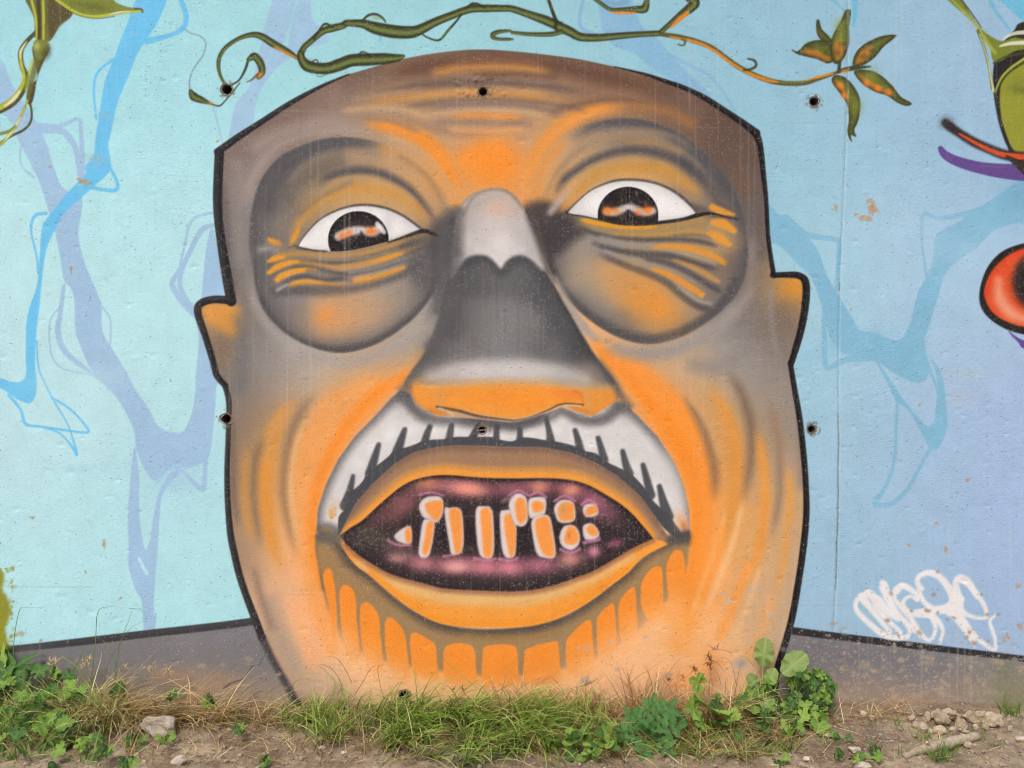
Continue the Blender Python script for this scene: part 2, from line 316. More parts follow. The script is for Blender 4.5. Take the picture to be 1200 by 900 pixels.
    L('960 -5, 978 2, 990 14', 3, BR, 1); L('1002 -5, 1002 12, 1000 30', [8, 6, 4], BR, 1); blob(1215, 230, 40, 20, 0, (112, 168, 200), .6)
    rec(0)
    # faint rollered patches where older paint was covered
    for k in range(26):
        x, y = rng.uniform(-100, 1300), rng.uniform(0, 700)
        if 250 < x < 945: continue
        blob(x, y, rng.uniform(15, 70), rng.uniform(12, 40), rng.uniform(-20, 20), IMG[np.searchsorted(GY, y), np.searchsorted(GX, x)] + rng.uniform(-9, 9), .5)
    line(Q(0,450,'150 360, 400 390, 600 380'), 9, (178, 226, 240), 6, .4)
    # ---- painted ground band ----------------------------------------------
    gl = [(-1300, 980), (-1300, 880)] + spline(GROUNDL)[::-1] + [(340, 765), (370, 850), (370, 980)]
    gr = spline(GROUNDR) + [(2500, 900), (2500, 980), (880, 980), (880, 850), (915, 745)]
    for g in (gl, gr): poly(g, (128, 126, 128), .8, 1, sp=False)
    gm = np.maximum(mask(gl, 1, False), mask(gr, 1, False))
    for x in range(-380, 1640, 24):
        if 370 < x < 850: continue
        blob(x, 828 + rng.uniform(-6, 6), 34, rng.uniform(26, 36), 0, (160 + rng.uniform(-8, 10), 142, 124), .65, 2, gm, .25)
        blob(x, 845 + rng.uniform(-6, 6), 30, 20, 0, (160, 140, 116), .7, 2, gm, .2)
    for x, y, r in ((215, 795, 24), (190, 790, 18), (262, 800, 26), (1060, 826, 24), (1085, 830, 16), (240, 815, 20)):
        blob(x, y, r, r * .5, 0, (190, 146, 106), .45, 2, gm, .4)
    blob(1010, 770, 80, 12, 8, (116, 112, 120), .5, 2, gm); blob(270, 745, 60, 12, -6, (140, 136, 144), .5, 2, gm)
    # ---- the face: base tones ----------------------------------------------
    F = mask(FACE, 1.0, False)
    wash([(300,150,122,94,80),(340,122,118,86,72),(420,92,114,80,66),(500,68,112,78,62),(565,62,108,74,58),(640,66,108,74,58),(700,82,108,76,58),(780,100,106,74,58),(850,138,104,74,58),(882,170,106,78,64),
          (268,185,128,105,95),(262,230,126,112,104),(262,270,118,108,102),(272,320,116,110,106),(285,230,152,140,132),(290,290,138,132,126),(300,180,152,134,124),(345,142,150,124,108),(380,122,144,112,92),(420,125,158,124,96),(400,150,170,146,132),(440,145,190,150,108),
          (480,110,166,122,78),(500,92,148,110,84),(540,90,156,118,84),(600,95,160,120,82),(650,100,164,116,76),(700,110,146,102,74),(560,122,172,130,92),(620,120,172,128,86),(690,125,182,126,72),(740,122,166,116,72),(800,135,136,98,74),
          (460,135,172,136,100),(520,140,186,144,96),(560,150,200,150,112),(520,165,206,148,92),(590,160,206,150,104),(480,160,206,148,92),(500,185,226,150,72),(560,190,246,148,54),(610,165,204,154,118),(540,205,246,148,52),(630,150,214,148,80),(590,210,246,142,44),(525,215,228,146,56),(650,140,214,146,72),
          (860,180,114,86,70),(875,220,112,94,82),(888,280,112,100,94),(888,320,110,102,98),(892,370,116,110,106),(880,350,124,118,112),(860,400,150,144,136),(905,430,138,128,116),
          (240,365,222,150,66),(250,385,170,130,90),(256,420,140,118,92),(280,370,122,116,112),(290,410,134,130,126),(278,440,124,118,114),(330,430,158,150,142),(300,460,136,124,114),(285,490,136,116,102),(276,540,140,118,98),(280,600,150,124,100),(290,650,160,134,112),
          (370,425,176,166,150),(430,430,176,160,138),(470,420,164,154,140),(450,450,236,154,84),(425,478,250,154,72),(395,500,240,156,82),(400,465,206,162,112),(365,530,234,156,84),(352,560,240,158,88),(350,600,246,164,98),(355,650,252,172,110),
          (340,470,180,150,120),(325,500,190,146,90),(318,550,200,150,84),(320,600,214,160,92),(330,650,232,170,110),(320,700,196,160,128),(340,700,240,178,128),(365,700,252,172,112),(330,760,182,152,126),(370,760,240,180,132),(400,770,238,184,140),(450,790,236,182,136),(380,800,196,164,132),(500,805,246,192,146),(350,800,170,144,120),
          (540,815,246,198,150),(620,815,250,200,160),(700,800,252,196,154),(740,770,252,180,120),(780,740,250,172,100),(800,780,250,180,120),(840,760,246,176,112),(860,800,236,180,130),(900,760,200,164,130),(890,700,214,164,112),(780,820,220,170,124),
          (700,420,240,164,90),(735,440,248,150,64),(765,450,228,154,84),(785,490,246,150,64),(812,540,244,152,68),(835,520,222,156,88),(822,620,246,156,74),(815,680,250,158,74),(790,700,252,160,80),
          (770,420,180,158,130),(810,440,196,158,110),(840,480,206,154,90),(870,440,154,146,136),(890,470,160,146,130),(850,540,214,150,76),(880,520,186,146,96),(860,600,230,156,76),(900,560,190,154,116),(915,520,156,140,124),(925,480,148,136,122),(920,600,196,156,112),(930,640,196,160,122),(900,640,214,160,96),(915,700,196,160,124),
          (915,335,206,146,66),(930,340,226,150,56),(930,370,160,120,84),(920,400,132,116,100)], F, scale=30, grey=.34, lift=6)
    S = lambda q, w, c, soft=5, a=.7, g=.3: line(q, w, c, soft * 1.15, min(a * 1.2, .95), F, g, fade=.18)
    # ears
    blob(930, 338, 16, 20, 60, (228, 150, 50), .9, 2, F, .4); blob(918, 372, 22, 26, 0, (120, 108, 96), .6, 2, F, .4); S(XY('903 330, 904 380, 912 420'), 6, (150, 142, 134), 4, .6)
    poly(XY('236 364, 240 358, 262 355, 280 362, 281 392, 264 391, 246 380'), (226, 156, 70), 7, .9, F, .4); blob(258, 412, 18, 24, 0, (136, 114, 92), .6, 2, F, .4)
    S(XY('276 360, 284 400, 282 440, 276 470'), 14, (122, 118, 116), 7, .6)
    # forehead wrinkles
    S(XY('440 92, 500 78, 565 72, 640 76, 720 92, 790 112'), 16, (112, 80, 64), 8, .7)
    S(XY('500 88, 540 80, 600 79, 650 86'), 9, (202, 142, 78), 6, .75); S(XY('470 103, 530 96, 590 96, 640 99, 690 112'), 9, (140, 116, 100), 5, .8)
    S(XY('420 122, 480 114, 540 110, 600 112, 660 118'), 9, (204, 144, 76), 6, .75); S(XY('500 128, 540 123, 600 123, 640 129, 665 134'), 6, (146, 124, 112), 4, .85)
    S(XY('525 137, 560 135, 590 137, 615 139'), 8, (232, 150, 70), 5, .8); S(XY('450 130, 500 148, 545 156, 590 150, 630 140'), 9, (168, 134, 110), 6, .7)
    S(XY('420 143, 462 150, 500 168, 522 195, 536 226'), [8, 16, 20, 22, 14], (242, 150, 56), 7, .85); S(XY('618 232, 624 200, 636 172, 660 148, 694 130, 745 122'), [12, 18, 18, 17, 15, 10], (238, 150, 58), 7, .85)
    S(XY('730 122, 780 130, 820 150'), 10, (176, 122, 70), 7, .6); S(XY('570 150, 610 155, 640 145'), 10, (196, 150, 110), 7, .6)
    for s_, w, c in (('440 108, 500 99, 560 97, 620 99, 700 110', 4, (120, 98, 86)), ('470 116, 530 108, 590 106, 650 111', 3.5, (206, 158, 104)), ('455 130, 520 119, 590 117, 660 124, 690 130', 3.5, (128, 108, 98)), ('480 139, 540 130, 600 130, 650 137', 3.5, (206, 170, 130)), ('500 144, 545 143, 590 144, 630 146', 4, (150, 126, 112)), ('520 151, 570 154, 620 150', 4, (226, 168, 108)), ('410 118, 450 112, 500 106', 4, (176, 142, 112)), ('395 132, 430 127, 470 128, 500 136', 5, (206, 168, 126)), ('420 138, 460 142, 495 156', 4, (160, 132, 112)), ('640 132, 680 122, 720 116, 770 120', 4, (128, 100, 84)), ('560 88, 610 87, 660 92', 4, (124, 92, 74)), ('530 72, 580 70, 640 74', 4, (142, 104, 76))):
        S(XY(s_), w + 1, c, 4.6, .7)
    blob(578, 190, 40, 30, 0, (252, 148, 44), .9, 3, F, .3); S(XY('536 195, 560 180, 600 175'), 16, (250, 150, 56), 9, .6)
    S(XY('270 180, 282 210, 280 260, 284 320'), 12, (152, 142, 134), 7, .55); S(XY('290 180, 320 160, 370 145, 410 143'), 14, (168, 150, 140), 8, .6)
    S(XY('258 200, 263 250, 268 310, 276 350'), 9, (108, 98, 94), 5, .55)
    S(XY('880 200, 890 260, 893 310'), 10, (112, 100, 92), 6, .7); S(XY('862 190, 878 230'), 16, (122, 94, 76), 7, .5); S(XY('882 270, 880 330, 874 360'), 8, (150, 136, 128), 5, .55)
    # ---- left eye socket ----------------------------------------------------
    S(XY('288 300, 296 345, 312 378, 338 402, 370 418, 404 425, 446 415, 482 392, 508 364'), 11, (172, 163, 154), 6, .6); S(XY('286 250, 296 208, 320 176, 352 160, 400 152, 440 156'), 9, (172, 156, 144), 6, .55); S(XY('446 156, 486 172, 516 200, 532 230'), 6, (206, 166, 120), 4, .6)
    S(XY('690 392, 728 408, 764 414, 800 407, 836 388, 866 360, 884 330'), 10, (170, 160, 150), 6, .6); S(XY('614 232, 618 205, 632 178, 656 152, 690 134, 735 129'), 7, (226, 164, 96), 5, .5)
    ML = mask(SOCKL, 2.6, False)
    wash([(306,270,104,100,98),(315,230,104,98,94),(340,195,106,100,95),(380,175,116,108,102),(430,175,150,128,108),(470,190,196,146,92),(505,215,222,146,70),(520,240,200,140,80),(340,230,110,102,94),(370,205,140,116,84),(400,195,160,128,84),(440,190,192,142,82),(480,210,214,146,70),
          (330,260,136,122,104),(360,235,176,136,80),(400,222,204,148,70),(440,222,208,150,70),(480,238,206,148,74),(500,258,190,140,84),(515,280,80,76,74),(310,310,108,104,100),(320,350,110,104,100),(340,345,140,130,120),(390,345,190,146,104),(390,375,214,150,96),(430,365,188,150,112),(470,345,160,142,120),(500,320,120,116,112),(480,370,140,130,120),(440,392,142,128,116),(400,402,126,116,108),(350,385,130,120,110),(500,345,116,110,106),(515,310,100,96,94)], ML, scale=18, grey=.36, lift=8)
    SL = lambda s, w, c, soft=3.5, a=.8, g=.3: line(XY(s), w, c, soft * 1.35, a, ML, g, fade=.15 if s.count(',') > 2 else 0)
    QL = lambda s, w, c, soft=2.4, a=.85, g=.25: line(Q(300,225,s), w, c, soft * 1.3, a, ML, g, fade=.12 if s.count(',') > 3 else 0)
    XX, YY = GX[None, :], GY[:, None]; CLL = np.maximum(sm((440 - XX) / 60 + .5), sm((YY - 290) / 60 + .5)).astype(np.float32)
    rim(SOCKL, (90, 88, 88), 12, 2.2, .72, CLL, .3, False)
    SL('318 262, 316 232, 334 200, 366 176, 405 168, 445 172', [11, 17, 19, 16, 12, 5], (94, 92, 92), 8, .75); SL('450 174, 485 188, 515 222', 10, (214, 152, 84), 7, .7)
    SL('410 180, 450 186, 490 206', 8, (200, 158, 116), 6, .6); SL('330 240, 350 215, 380 198, 410 190', 14, (112, 104, 96), 8, .6)
    SL('368 220, 387 207, 412 200.5, 432 200.5, 455 207, 480 222, 500 245, 512 264', [7, 9, 10, 10, 10, 9, 7, 5], (96, 91, 92), 4, .92)
    SL('342 282, 350 262, 370 240, 400 224, 430 221, 462 228, 490 245, 505 262', [10, 10, 11, 12, 12, 11, 10, 6], (208, 152, 76), 5, .85)
    SL('318 285, 330 268, 345 250', 10, (136, 124, 110), 6, .6); SL('305 292, 316 290, 326 294', 8, (168, 160, 152), 4, .7)
    SL('316 281, 322 284, 328 286', [6, 7, 5], (232, 158, 60), 2, .95); SL('341 287, 345 278, 349 270', [5, 7, 4], (234, 156, 52), 2, .9)
    SL('336 218, 356 194, 388 180, 420 178, 452 184', 6, (150, 134, 116), 4, .6); SL('376 216, 410 208, 440 209, 470 222, 492 240', 4, (196, 160, 112), 3, .6); SL('352 250, 378 230, 410 214', 5, (128, 116, 104), 4, .6); SL('470 184, 500 206, 518 236', 5, (150, 122, 96), 4, .5)
    # nose-side hollow
    poly(XY('505 265, 520 252, 540 245, 536 290, 522 330, 508 345, 505 300'), (88, 86, 85), 8, .75, None, .3)
    # creases below the left eye
    QL('60 285, 200 290, 350 300, 500 285, 640 250, 790 200', 22, (150, 130, 104), 6, .8)
    QL('60 320, 110 300, 200 288, 340 298, 480 290, 620 255, 720 222, 790 205', [5, 6, 5, 4, 5, 6, 5, 4], (190, 146, 84)); QL('60 324, 90 312, 130 305', [4, 7, 4], (232, 158, 54), 1.6, .95)
    QL('120 342, 220 330, 330 333, 460 322, 600 290, 700 250, 800 215', [4, 6, 7, 6, 6, 5, 4], (97, 93, 91)); QL('300 312, 420 318, 560 300, 660 268', 3, (158, 142, 120))
    QL('58 382, 100 350, 160 330, 260 335, 380 352, 500 336, 620 306, 720 270, 800 240', [5, 6, 5, 4, 5, 7, 7, 5, 3], (198, 150, 78)); QL('60 378, 100 352, 150 334, 195 326', [5, 7, 6, 3], (232, 158, 54), 1.5, .95); QL('540 332, 620 308, 680 288', [3, 6, 4], (226, 154, 58), 1.8, .9)
    QL('120 385, 200 355, 300 365, 400 385, 500 372, 620 340, 760 285', [4, 5, 6, 7, 6, 6, 4], (93, 89, 89)); QL('440 378, 560 356, 680 316, 780 282', 4, (160, 152, 142), 2, .7)
    QL('84 424, 120 395, 180 372, 250 364, 300 372', [5, 8, 7, 5, 2], (232, 160, 56), 1.6, .95); QL('430 424, 520 410, 600 390, 660 368, 710 345', [4, 7, 7, 6, 3], (226, 160, 64), 1.8, .95); QL('250 372, 360 395, 440 412', 7, (130, 120, 112), 2.5, .8)
    QL('110 450, 160 412, 230 395, 330 412, 440 402', [4, 5, 6, 6, 4], (91, 88, 89)); QL('148 445, 190 428, 250 422, 320 430, 430 442', [5, 7, 6, 4, 2], (230, 160, 62), 1.6, .95)
    QL('60 440, 100 470, 200 460, 330 462, 450 455, 580 425, 700 380, 800 320', [5, 9, 12, 14, 10, 8, 8, 8], (95, 91, 91), 4, .75); QL('100 460, 140 435', 4, (180, 172, 164), 1.5, .7)
    QL('740 250, 760 320, 780 400', 24, (97, 93, 91), 8, .6)
    blob(410, 372, 46, 22, -14, (196, 158, 122), .8, 2.4, ML, .3); blob(392, 371, 26, 19, 0, (218, 158, 100), .75, 2, ML, .3); blob(380, 371, 9, 12, 20, (236, 152, 76), .7, 2, ML, .3)
    rim(SOCKL[len(SOCKL) * 14 // 22:], (96, 92, 92), 1, 1, 0)
    line(XY('306 350, 320 377, 345 398, 372 408, 400 411, 438 402, 474 379, 500 352, 516 322'), [6, 9, 10, 10, 11, 10, 8, 7, 5], (89, 83, 83), 4.5, .7, ML, .3)
    # ---- right eye socket --------------------------------------------------
    MR = mask(SOCKR, 2.6, False)
    wash([(640,200,222,150,76),(660,175,200,148,92),(690,158,170,134,98),(730,152,128,114,104),(780,158,124,110,102),(820,188,104,98,96),(850,220,100,95,93),(866,260,98,94,92),(868,310,96,92,92),
          (640,232,226,150,64),(665,205,214,150,80),(690,178,186,146,98),(730,170,160,134,94),(770,168,150,124,92),(810,200,128,114,98),(700,205,206,150,78),(740,200,218,150,64),(780,204,206,146,70),(810,220,170,130,84),(830,236,140,118,92),
          (645,262,86,80,78),(640,290,90,86,85),(660,300,128,120,112),(680,310,176,148,112),(720,330,214,148,80),(760,355,226,148,66),(780,370,216,148,78),(700,345,160,144,116),(690,365,116,112,108),(740,385,126,116,104),(790,385,150,126,100),(820,365,168,138,104),(840,345,120,110,104),(800,330,150,130,104),(850,320,140,114,86),(700,290,140,132,122),(760,290,160,134,92),(820,290,176,136,84),(850,280,200,146,80)], MR, scale=18, grey=.32, lift=8)
    CRR = np.maximum(sm((XX - 700) / 70 + .5), sm((YY - 300) / 50 + .5)).astype(np.float32)
    rim(SOCKR, (90, 87, 87), 11, 2.2, .72, CRR, .3, False)
    SR = lambda s, w, c, soft=3.5, a=.8, g=.3: line(XY(s), w, c, soft * 1.35, a, MR, g, fade=.15 if s.count(',') > 2 else 0)
    QR = lambda s, w, c, soft=2.4, a=.85, g=.25: line(Q(600,225,s), w, c, soft * 1.3, a, MR, g, fade=.12 if s.count(',') > 3 else 0)
    SR('628 225, 633 200, 655 170', 13, (224, 152, 78), 7, .85); SR('664 168, 700 146, 740 143, 780 150, 815 176, 845 208, 862 245', [5, 9, 12, 14, 18, 20, 18], (94, 91, 91), 6.5, .8)
    SR('645 215, 670 185, 705 163, 750 157, 790 168', 9, (178, 144, 106), 6, .6); SR('735 167, 770 168, 800 178', 5, (186, 136, 72), 4, .6)
    SR('646 236, 660 212, 676 199, 700 185, 730 176.5, 760 177, 790 186, 815 201, 838 226', [6, 9, 9, 9, 9, 10, 11, 11, 10], (94, 89, 90), 4, .92)
    SR('664 246, 685 216, 708 200, 745 196, 780 200, 805 216, 825 232', [8, 9, 11, 12, 13, 12, 9], (206, 150, 70), 5, .85); SR('680 208, 700 197, 740 191', 6, (196, 152, 92), 4, .6)
    SR('640 258, 650 242, 666 224', [8, 8, 4], (190, 170, 152), 3, .85); SR('655 248, 668 236', 5, (220, 156, 80), 2.5, .8)
    SR('650 206, 676 176, 712 158, 752 153, 790 160, 818 180', 5, (160, 140, 118), 4, .55); SR('640 226, 656 198, 684 172', 4, (158, 132, 104), 3.5, .55); SR('690 176, 730 165, 770 166, 806 182, 830 206', 4, (148, 132, 116), 3, .55); SR('800 190, 830 220, 850 252', 8, (86, 82, 82), 6, .6)
    poly(XY('612 245, 632 235, 650 240, 668 256, 690 268, 670 285, 652 300, 640 300, 626 275'), (74, 68, 67), 8, .85, None, .35)
    poly(XY('645 252, 642 247, 650 237, 656 235, 652 247'), (180, 166, 154), 4, .85, None, .3)
    poly(XY('800 238, 818 240, 840 250, 846 256, 815 254'), (92, 86, 84), 5, .75, MR, .3)
    # creases below the right eye
    QR('280 130, 420 165, 560 180, 700 175, 820 150, 960 120', 16, (160, 136, 92), 5, .8)
    QR('330 140, 430 158, 560 170, 700 165, 820 140, 940 122', 6, (176, 142, 84)); QR('310 128, 380 142, 480 158, 600 166, 690 160', [3, 5, 6, 5, 2], (226, 156, 42), 1.4, .95)
    QR('440 195, 560 206, 700 200, 830 188, 920 178', [4, 7, 6, 6, 4], (190, 146, 76)); QR('300 150, 360 185, 480 215, 620 224, 780 222, 900 235, 980 262', [4, 5, 6, 6, 6, 6, 4], (91, 87, 85)); QR('760 205, 860 202, 930 215', 3, (120, 108, 92))
    QR('420 215, 540 240, 640 250, 740 252', 5, (160, 150, 138)); QR('640 262, 740 256, 840 268, 900 285, 960 310, 1015 345', [4, 7, 8, 9, 8, 5], (222, 152, 60), 1.8, .95); QR('700 275, 800 285, 880 305, 950 335', 4, (168, 156, 140), 2, .8)
    QR('940 72, 980 90, 1040 106', [8, 9, 3], (226, 156, 58), 1.8, .95); QR('945 142, 990 150, 1040 182', [8, 12, 7], (228, 156, 56), 2.2, .95); QR('930 195, 970 212, 1018 246', [7, 11, 6], (226, 154, 58), 2, .95); QR('980 112, 1060 128', 2.5, (70, 66, 64), 1)
    QR('360 232, 480 272, 620 292, 740 300, 860 335, 980 370', [4, 7, 8, 8, 8, 6], (89, 86, 85)); QR('440 280, 560 318, 680 345, 760 372', 5, (156, 148, 138), 2, .8); QR('760 320, 850 352, 920 392, 970 420', [3, 6, 7, 4], (196, 146, 84), 2.2, .85)
    QR('600 312, 720 330, 830 378, 930 440, 990 470', [4, 7, 7, 7, 5], (91, 87, 86)); QR('640 358, 720 380, 800 425, 870 468, 905 492', [3, 7, 8, 8, 7], (224, 152, 62), 1.8, .95); QR('780 445, 860 505, 930 525', 4, (170, 160, 148), 2, .8)
    QR('380 278, 520 340, 640 385, 730 430, 800 490, 880 540, 950 545', [6, 8, 8, 8, 8, 8, 8], (93, 88, 87)); blob(757, 352, 50, 24, 32, (214, 150, 76), .8, 2.6, MR, .3); blob(765, 358, 26, 17, 38, (230, 150, 56), .85, 2.2, MR, .3)
    QR('400 330, 520 400, 600 470, 640 540', 14, (202, 150, 92), 7, .35)
    line(XY('646 318, 660 342, 690 371, 720 388, 755 397, 790 391, 820 377, 846 356, 862 330'), [8, 10, 12, 12, 10, 9, 10, 10, 10], (87, 84, 83), 5, .7, MR, .3)
    blob(760, 380, 26, 10, 10, (190, 146, 92), .5, 2, MR, .3)
    # ---- eyes ------------------------------------------------------------
    for E, I, cx, cy, sgn in ((EYEL, IRISL, 420, 281, 0), (EYER, IRISR, 736, 252.5, 1)):
        poly(E, (236, 233, 228), .8, 1, None, 0, False); ME = mask(E, .8, False)
        rim(E, (190, 184, 180), 5, .8, .55, None, .2, False)
        if sgn == 0: blob(480, 262, 18, 8, 30, (206, 202, 200), .6, 2, ME); blob(352, 285, 8, 8, 0, (244, 236, 226), .8, 2, ME); blob(455, 258, 8, 20, 20, (200, 196, 194), .5, 2, ME)
        else: blob(675, 246, 14, 8, 0, (206, 202, 198), .6, 2, ME); blob(790, 225, 20, 8, 25, (214, 210, 206), .6, 2, ME)
        poly(I, (54, 47, 45), .8, 1, ME, 0, False); MI = mask(I, .8, False) * ME
        rim(I, (38, 35, 36), 4, .8, .95, ME, .1, False)
        if sgn == 0:
            line(XY('397 277, 408 272, 420 270, 435 272, 444 268'), 10, (232, 228, 224), 3, .85, MI, .4); poly(XY('420 280, 423 271, 428 276, 434 280, 440 292, 415 292'), (50, 45, 44), 2, .9, MI); blob(401, 276, 5, 4, -20, (250, 132, 52), .95, 2, MI); blob(409, 273, 4, 4.5, 0, (246, 124, 60), .9, 2, MI); blob(435, 271, 7, 5, 0, (250, 132, 56), .95, 2.5, MI); line(XY('442 262, 450 272'), 5, (235, 230, 226), 1.5, .8, MI)
            blob(418, 288, 30, 8, 0, (44, 40, 40), .9, 3, MI)
        else:
            line(XY('711 248, 720 249, 732 244, 740 243, 755 249, 765 247'), 8, (224, 216, 208), 2.8, .85, MI, .4); poly(XY('731 256, 734 247, 737 246, 740 249, 743 258'), (50, 42, 40), 1.5, .95, MI)
            blob(712, 247, 6, 5, 0, (246, 130, 40), .95, 2.2, MI); blob(722, 247, 5, 4, 0, (226, 140, 60), .8, 2, MI); blob(748, 249, 3.5, 4, 0, (246, 130, 60), .9, 2, MI); blob(759, 246, 6, 5, 0, (250, 128, 44), .95, 2.2, MI); blob(735, 260, 30, 6, 0, (50, 42, 40), .9, 3, MI); blob(736, 224, 24, 8, 0, (46, 36, 33), .7, 3, MI)
        for k in range(140):
            x, y = cx + rng.normal(0, 18), cy + rng.normal(0, 14); blob(x, y, .8, .8, 0, (150, 140, 130), rng.uniform(.2, .6), 2, MI)
    line(Q(300,225,'198 250, 228 203, 300 128, 400 78, 500 60, 600 73, 680 106, 740 146, 782 180'), [1.2, 1.5, 2, 2.5, 3, 3, 3, 3, 3], (92, 82, 78), 1.2, .9)
    line(Q(300,225,'195 258, 260 272, 330 278'), 2.2, (74, 68, 64), 1, .85); line(Q(300,225,'620 236, 690 212, 780 183, 830 195, 856 208'), [1.5, 3, 5, 4, 1], (48, 44, 44), 1.4, .9)
    line(Q(300,225,'150 262, 178 252, 200 262, 250 270'), [1, 3, 3, 2], (96, 90, 86), 1.5, .7)
    line(Q(600,225,'258 92, 350 5, 420 -33, 500 -56, 600 -56, 680 -40, 750 -9, 800 26, 845 70, 862 95'), [2, 1.2, 2, 3, 3, 3, 3.5, 4, 3, 2], (88, 80, 78), 1.4, .85)
    line(Q(600,225,'256 95, 275 105, 330 112, 410 130, 500 149, 600 152, 700 142, 800 128, 865 110, 930 100, 990 112'), [3, 2, 1.2, 1.5, 2.5, 3, 4, 4, 5, 3, 1], (44, 40, 40), 1.1, .9)
    # ---- nose ------------------------------------------------------------
    line(XY('519 262, 528 290, 526 320, 520 350'), [6, 12, 14, 14], (86, 84, 84), 7, .7, F, .3)
    line(XY('530 238, 527 270, 524 310, 516 350, 506 385'), [16, 22, 22, 22, 14], (106, 103, 101), 10, .85, F, .3, fade=.12); line(XY('530 250, 530 280, 527 320'), [8, 14, 12], (76, 74, 74), 8, .7, F, .3, fade=.2)
    line(XY('614 244, 627 272, 640 304, 655 335'), [10, 14, 14, 6], (82, 75, 72), 5, .9, F, .3, fade=.1); line(XY('648 318, 662 348, 684 382, 705 404'), [4, 7, 8, 8], (170, 160, 150), 4, .75, F, .3, fade=.15)
    line(XY('510 385, 500 400, 486 424, 470 440'), [12, 14, 12, 8], (168, 158, 146), 7, .75, F, .3, fade=.2)
    MN = mask(NOSE, 2.6, False)
    wash([(540,330,91,90,89),(560,330,103,102,99),(587,330,111,109,105),(620,330,103,103,101),(645,345,87,87,86),(530,370,95,94,92),(560,370,125,123,118),(590,370,133,133,130),(620,380,127,125,121),(655,375,91,90,89),(515,400,103,101,99),(545,410,117,114,110),(590,405,133,132,127),(640,410,109,107,105),(680,410,83,82,82),(500,430,99,95,91),(540,432,150,144,137),(590,424,133,133,133),(650,430,123,121,119),(705,440,104,100,96),(488,450,160,140,116),(560,448,196,180,160),(620,446,200,188,172),(690,452,170,148,120)], MN, scale=18)
    for k in range(70):
        x = rng.uniform(520, 640); y = rng.uniform(315, 400); line([(x, y), (x + rng.uniform(-1, 1), y + rng.uniform(20, 80))], rng.uniform(1, 2.5), (150, 146, 140) if rng.rand() < .8 else (84, 82, 82), 1.2, rng.uniform(.06, .2), MN, .5, False)
    line(XY('640 322, 668 368, 694 412, 722 449'), [4, 9, 12, 8], (72, 71, 71), 6, .75, MN, .3); line(XY('512 395, 496 425, 480 452'), [8, 9, 6], (94, 90, 88), 6, .6, MN, .3)
    line(XY('527 360, 524 390'), 20, (92, 90, 88), 9, .5, MN, .3)
    line(XY('528 338, 540 312, 556 303, 572 305, 587 320, 602 306, 614 303, 626 312, 640 335'), [14, 16, 14, 12, 9, 12, 14, 15, 12], (82, 81, 81), 6, .7, MN, .3)
    MB = mask(BRIDGE, 3.2, False)
    wash([(533,312,118,114,110),(545,260,166,158,152),(560,240,170,160,150),(580,228,176,164,152),(600,238,170,160,150),(585,250,196,186,178),(560,280,190,182,176),(590,285,206,198,193),(570,260,192,184,178),(610,265,180,172,166),(622,290,166,160,156),(587,308,206,200,196),(550,296,186,180,174),(610,295,192,186,181)], MB, scale=14, lift=12)
    blob(585, 244, 16, 10, 0, (222, 178, 156), .7, 2, MB, .3); line(XY('560 293, 580 296, 587 306, 596 296, 612 292'), 7, (212, 205, 200), 4, .7, MB)
    line(XY('543 252, 556 230, 578 222, 597 226, 612 244'), 3, (150, 134, 120), 2.5, .7, None, .3); line(XY('612 243, 630 288, 640 318, 655 340'), 2, (196, 184, 176), 1.8, .4)
    line(XY('636 300, 650 330, 668 362, 690 388'), [2, 3, 4, 4], (160, 150, 142), 2.5, .5)
    line(XY('534 258, 530 300, 526 345, 510 390, 492 424'), [12, 18, 20, 18, 14], (106, 103, 100), 10, .6, F, .25, fade=.15); line(XY('541 240, 536 270, 534 305'), [6, 12, 14], (98, 95, 93), 8, .75, F, .25, fade=.15); line(XY('614 246, 628 280, 640 312'), [3, 6, 6], (120, 112, 108), 5, .6, F, .25, fade=.2)
    poly(NOSEUNDER, (242, 156, 62), 6, .95, MN, .25, False)
    line(XY('506 443, 545 438, 590 434, 640 438, 684 446'), [12, 20, 24, 20, 12], (204, 198, 192), 10, .85, MN, .25); line(XY('482 446, 520 448, 600 446, 660 448, 720 456'), 9, (196, 160, 112), 6, .6, MN, .3)
    line(XY('500 482, 514 482, 530 480'), 6, (214, 130, 50), 4, .6, MN, .2); line(XY('664 472, 680 480, 700 483, 714 476'), 5, (206, 126, 50), 3.5, .6, MN, .2); line(XY('480 455, 484 470, 494 480'), 5, (170, 120, 70), 4, .6, MN, .2); line(XY('722 456, 720 470, 710 480'), 5, (170, 120, 70), 4, .6, MN, .2)
    blob(600, 468, 70, 14, 0, (248, 148, 44), .7, 2.4, MN, .2); blob(668, 462, 20, 6, 10, (246, 124, 50), .5, 2, MN, .2)
    line(XY('672 458, 681 463, 684 474'), 3, (206, 124, 56), 2.4, .6); poly(XY('684 460, 700 455, 720 458, 722 468, 711 480, 697 485, 688 478'), (230, 150, 60), 3, .7, MN, .2); line(XY('688 462, 690 474, 692 480'), 4, (206, 160, 104), 2.5, .7)
    line(XY('519 455, 514 470, 520 476'), 6, (210, 160, 96), 4, .5, MN)
    line(Q(300,450,'845 106, 900 116, 960 128, 1050 152, 1200 170'), [2, 3, 3.5, 3, 1.5], (92, 76, 62), 1.3, .85); line(Q(600,450,'0 172, 80 157, 170 122, 225 96, 280 94, 332 98'), [1.5, 1.5, 2, 2, 2.5, 2.5], (110, 80, 50), 1.1, .85)
    line(Q(300,450,'860 115, 910 135, 925 148'), 3, (206, 190, 166), 1.2, .8); line(Q(600,450,'245 100, 290 100, 325 104'), 2, (216, 196, 170), 1, .8)
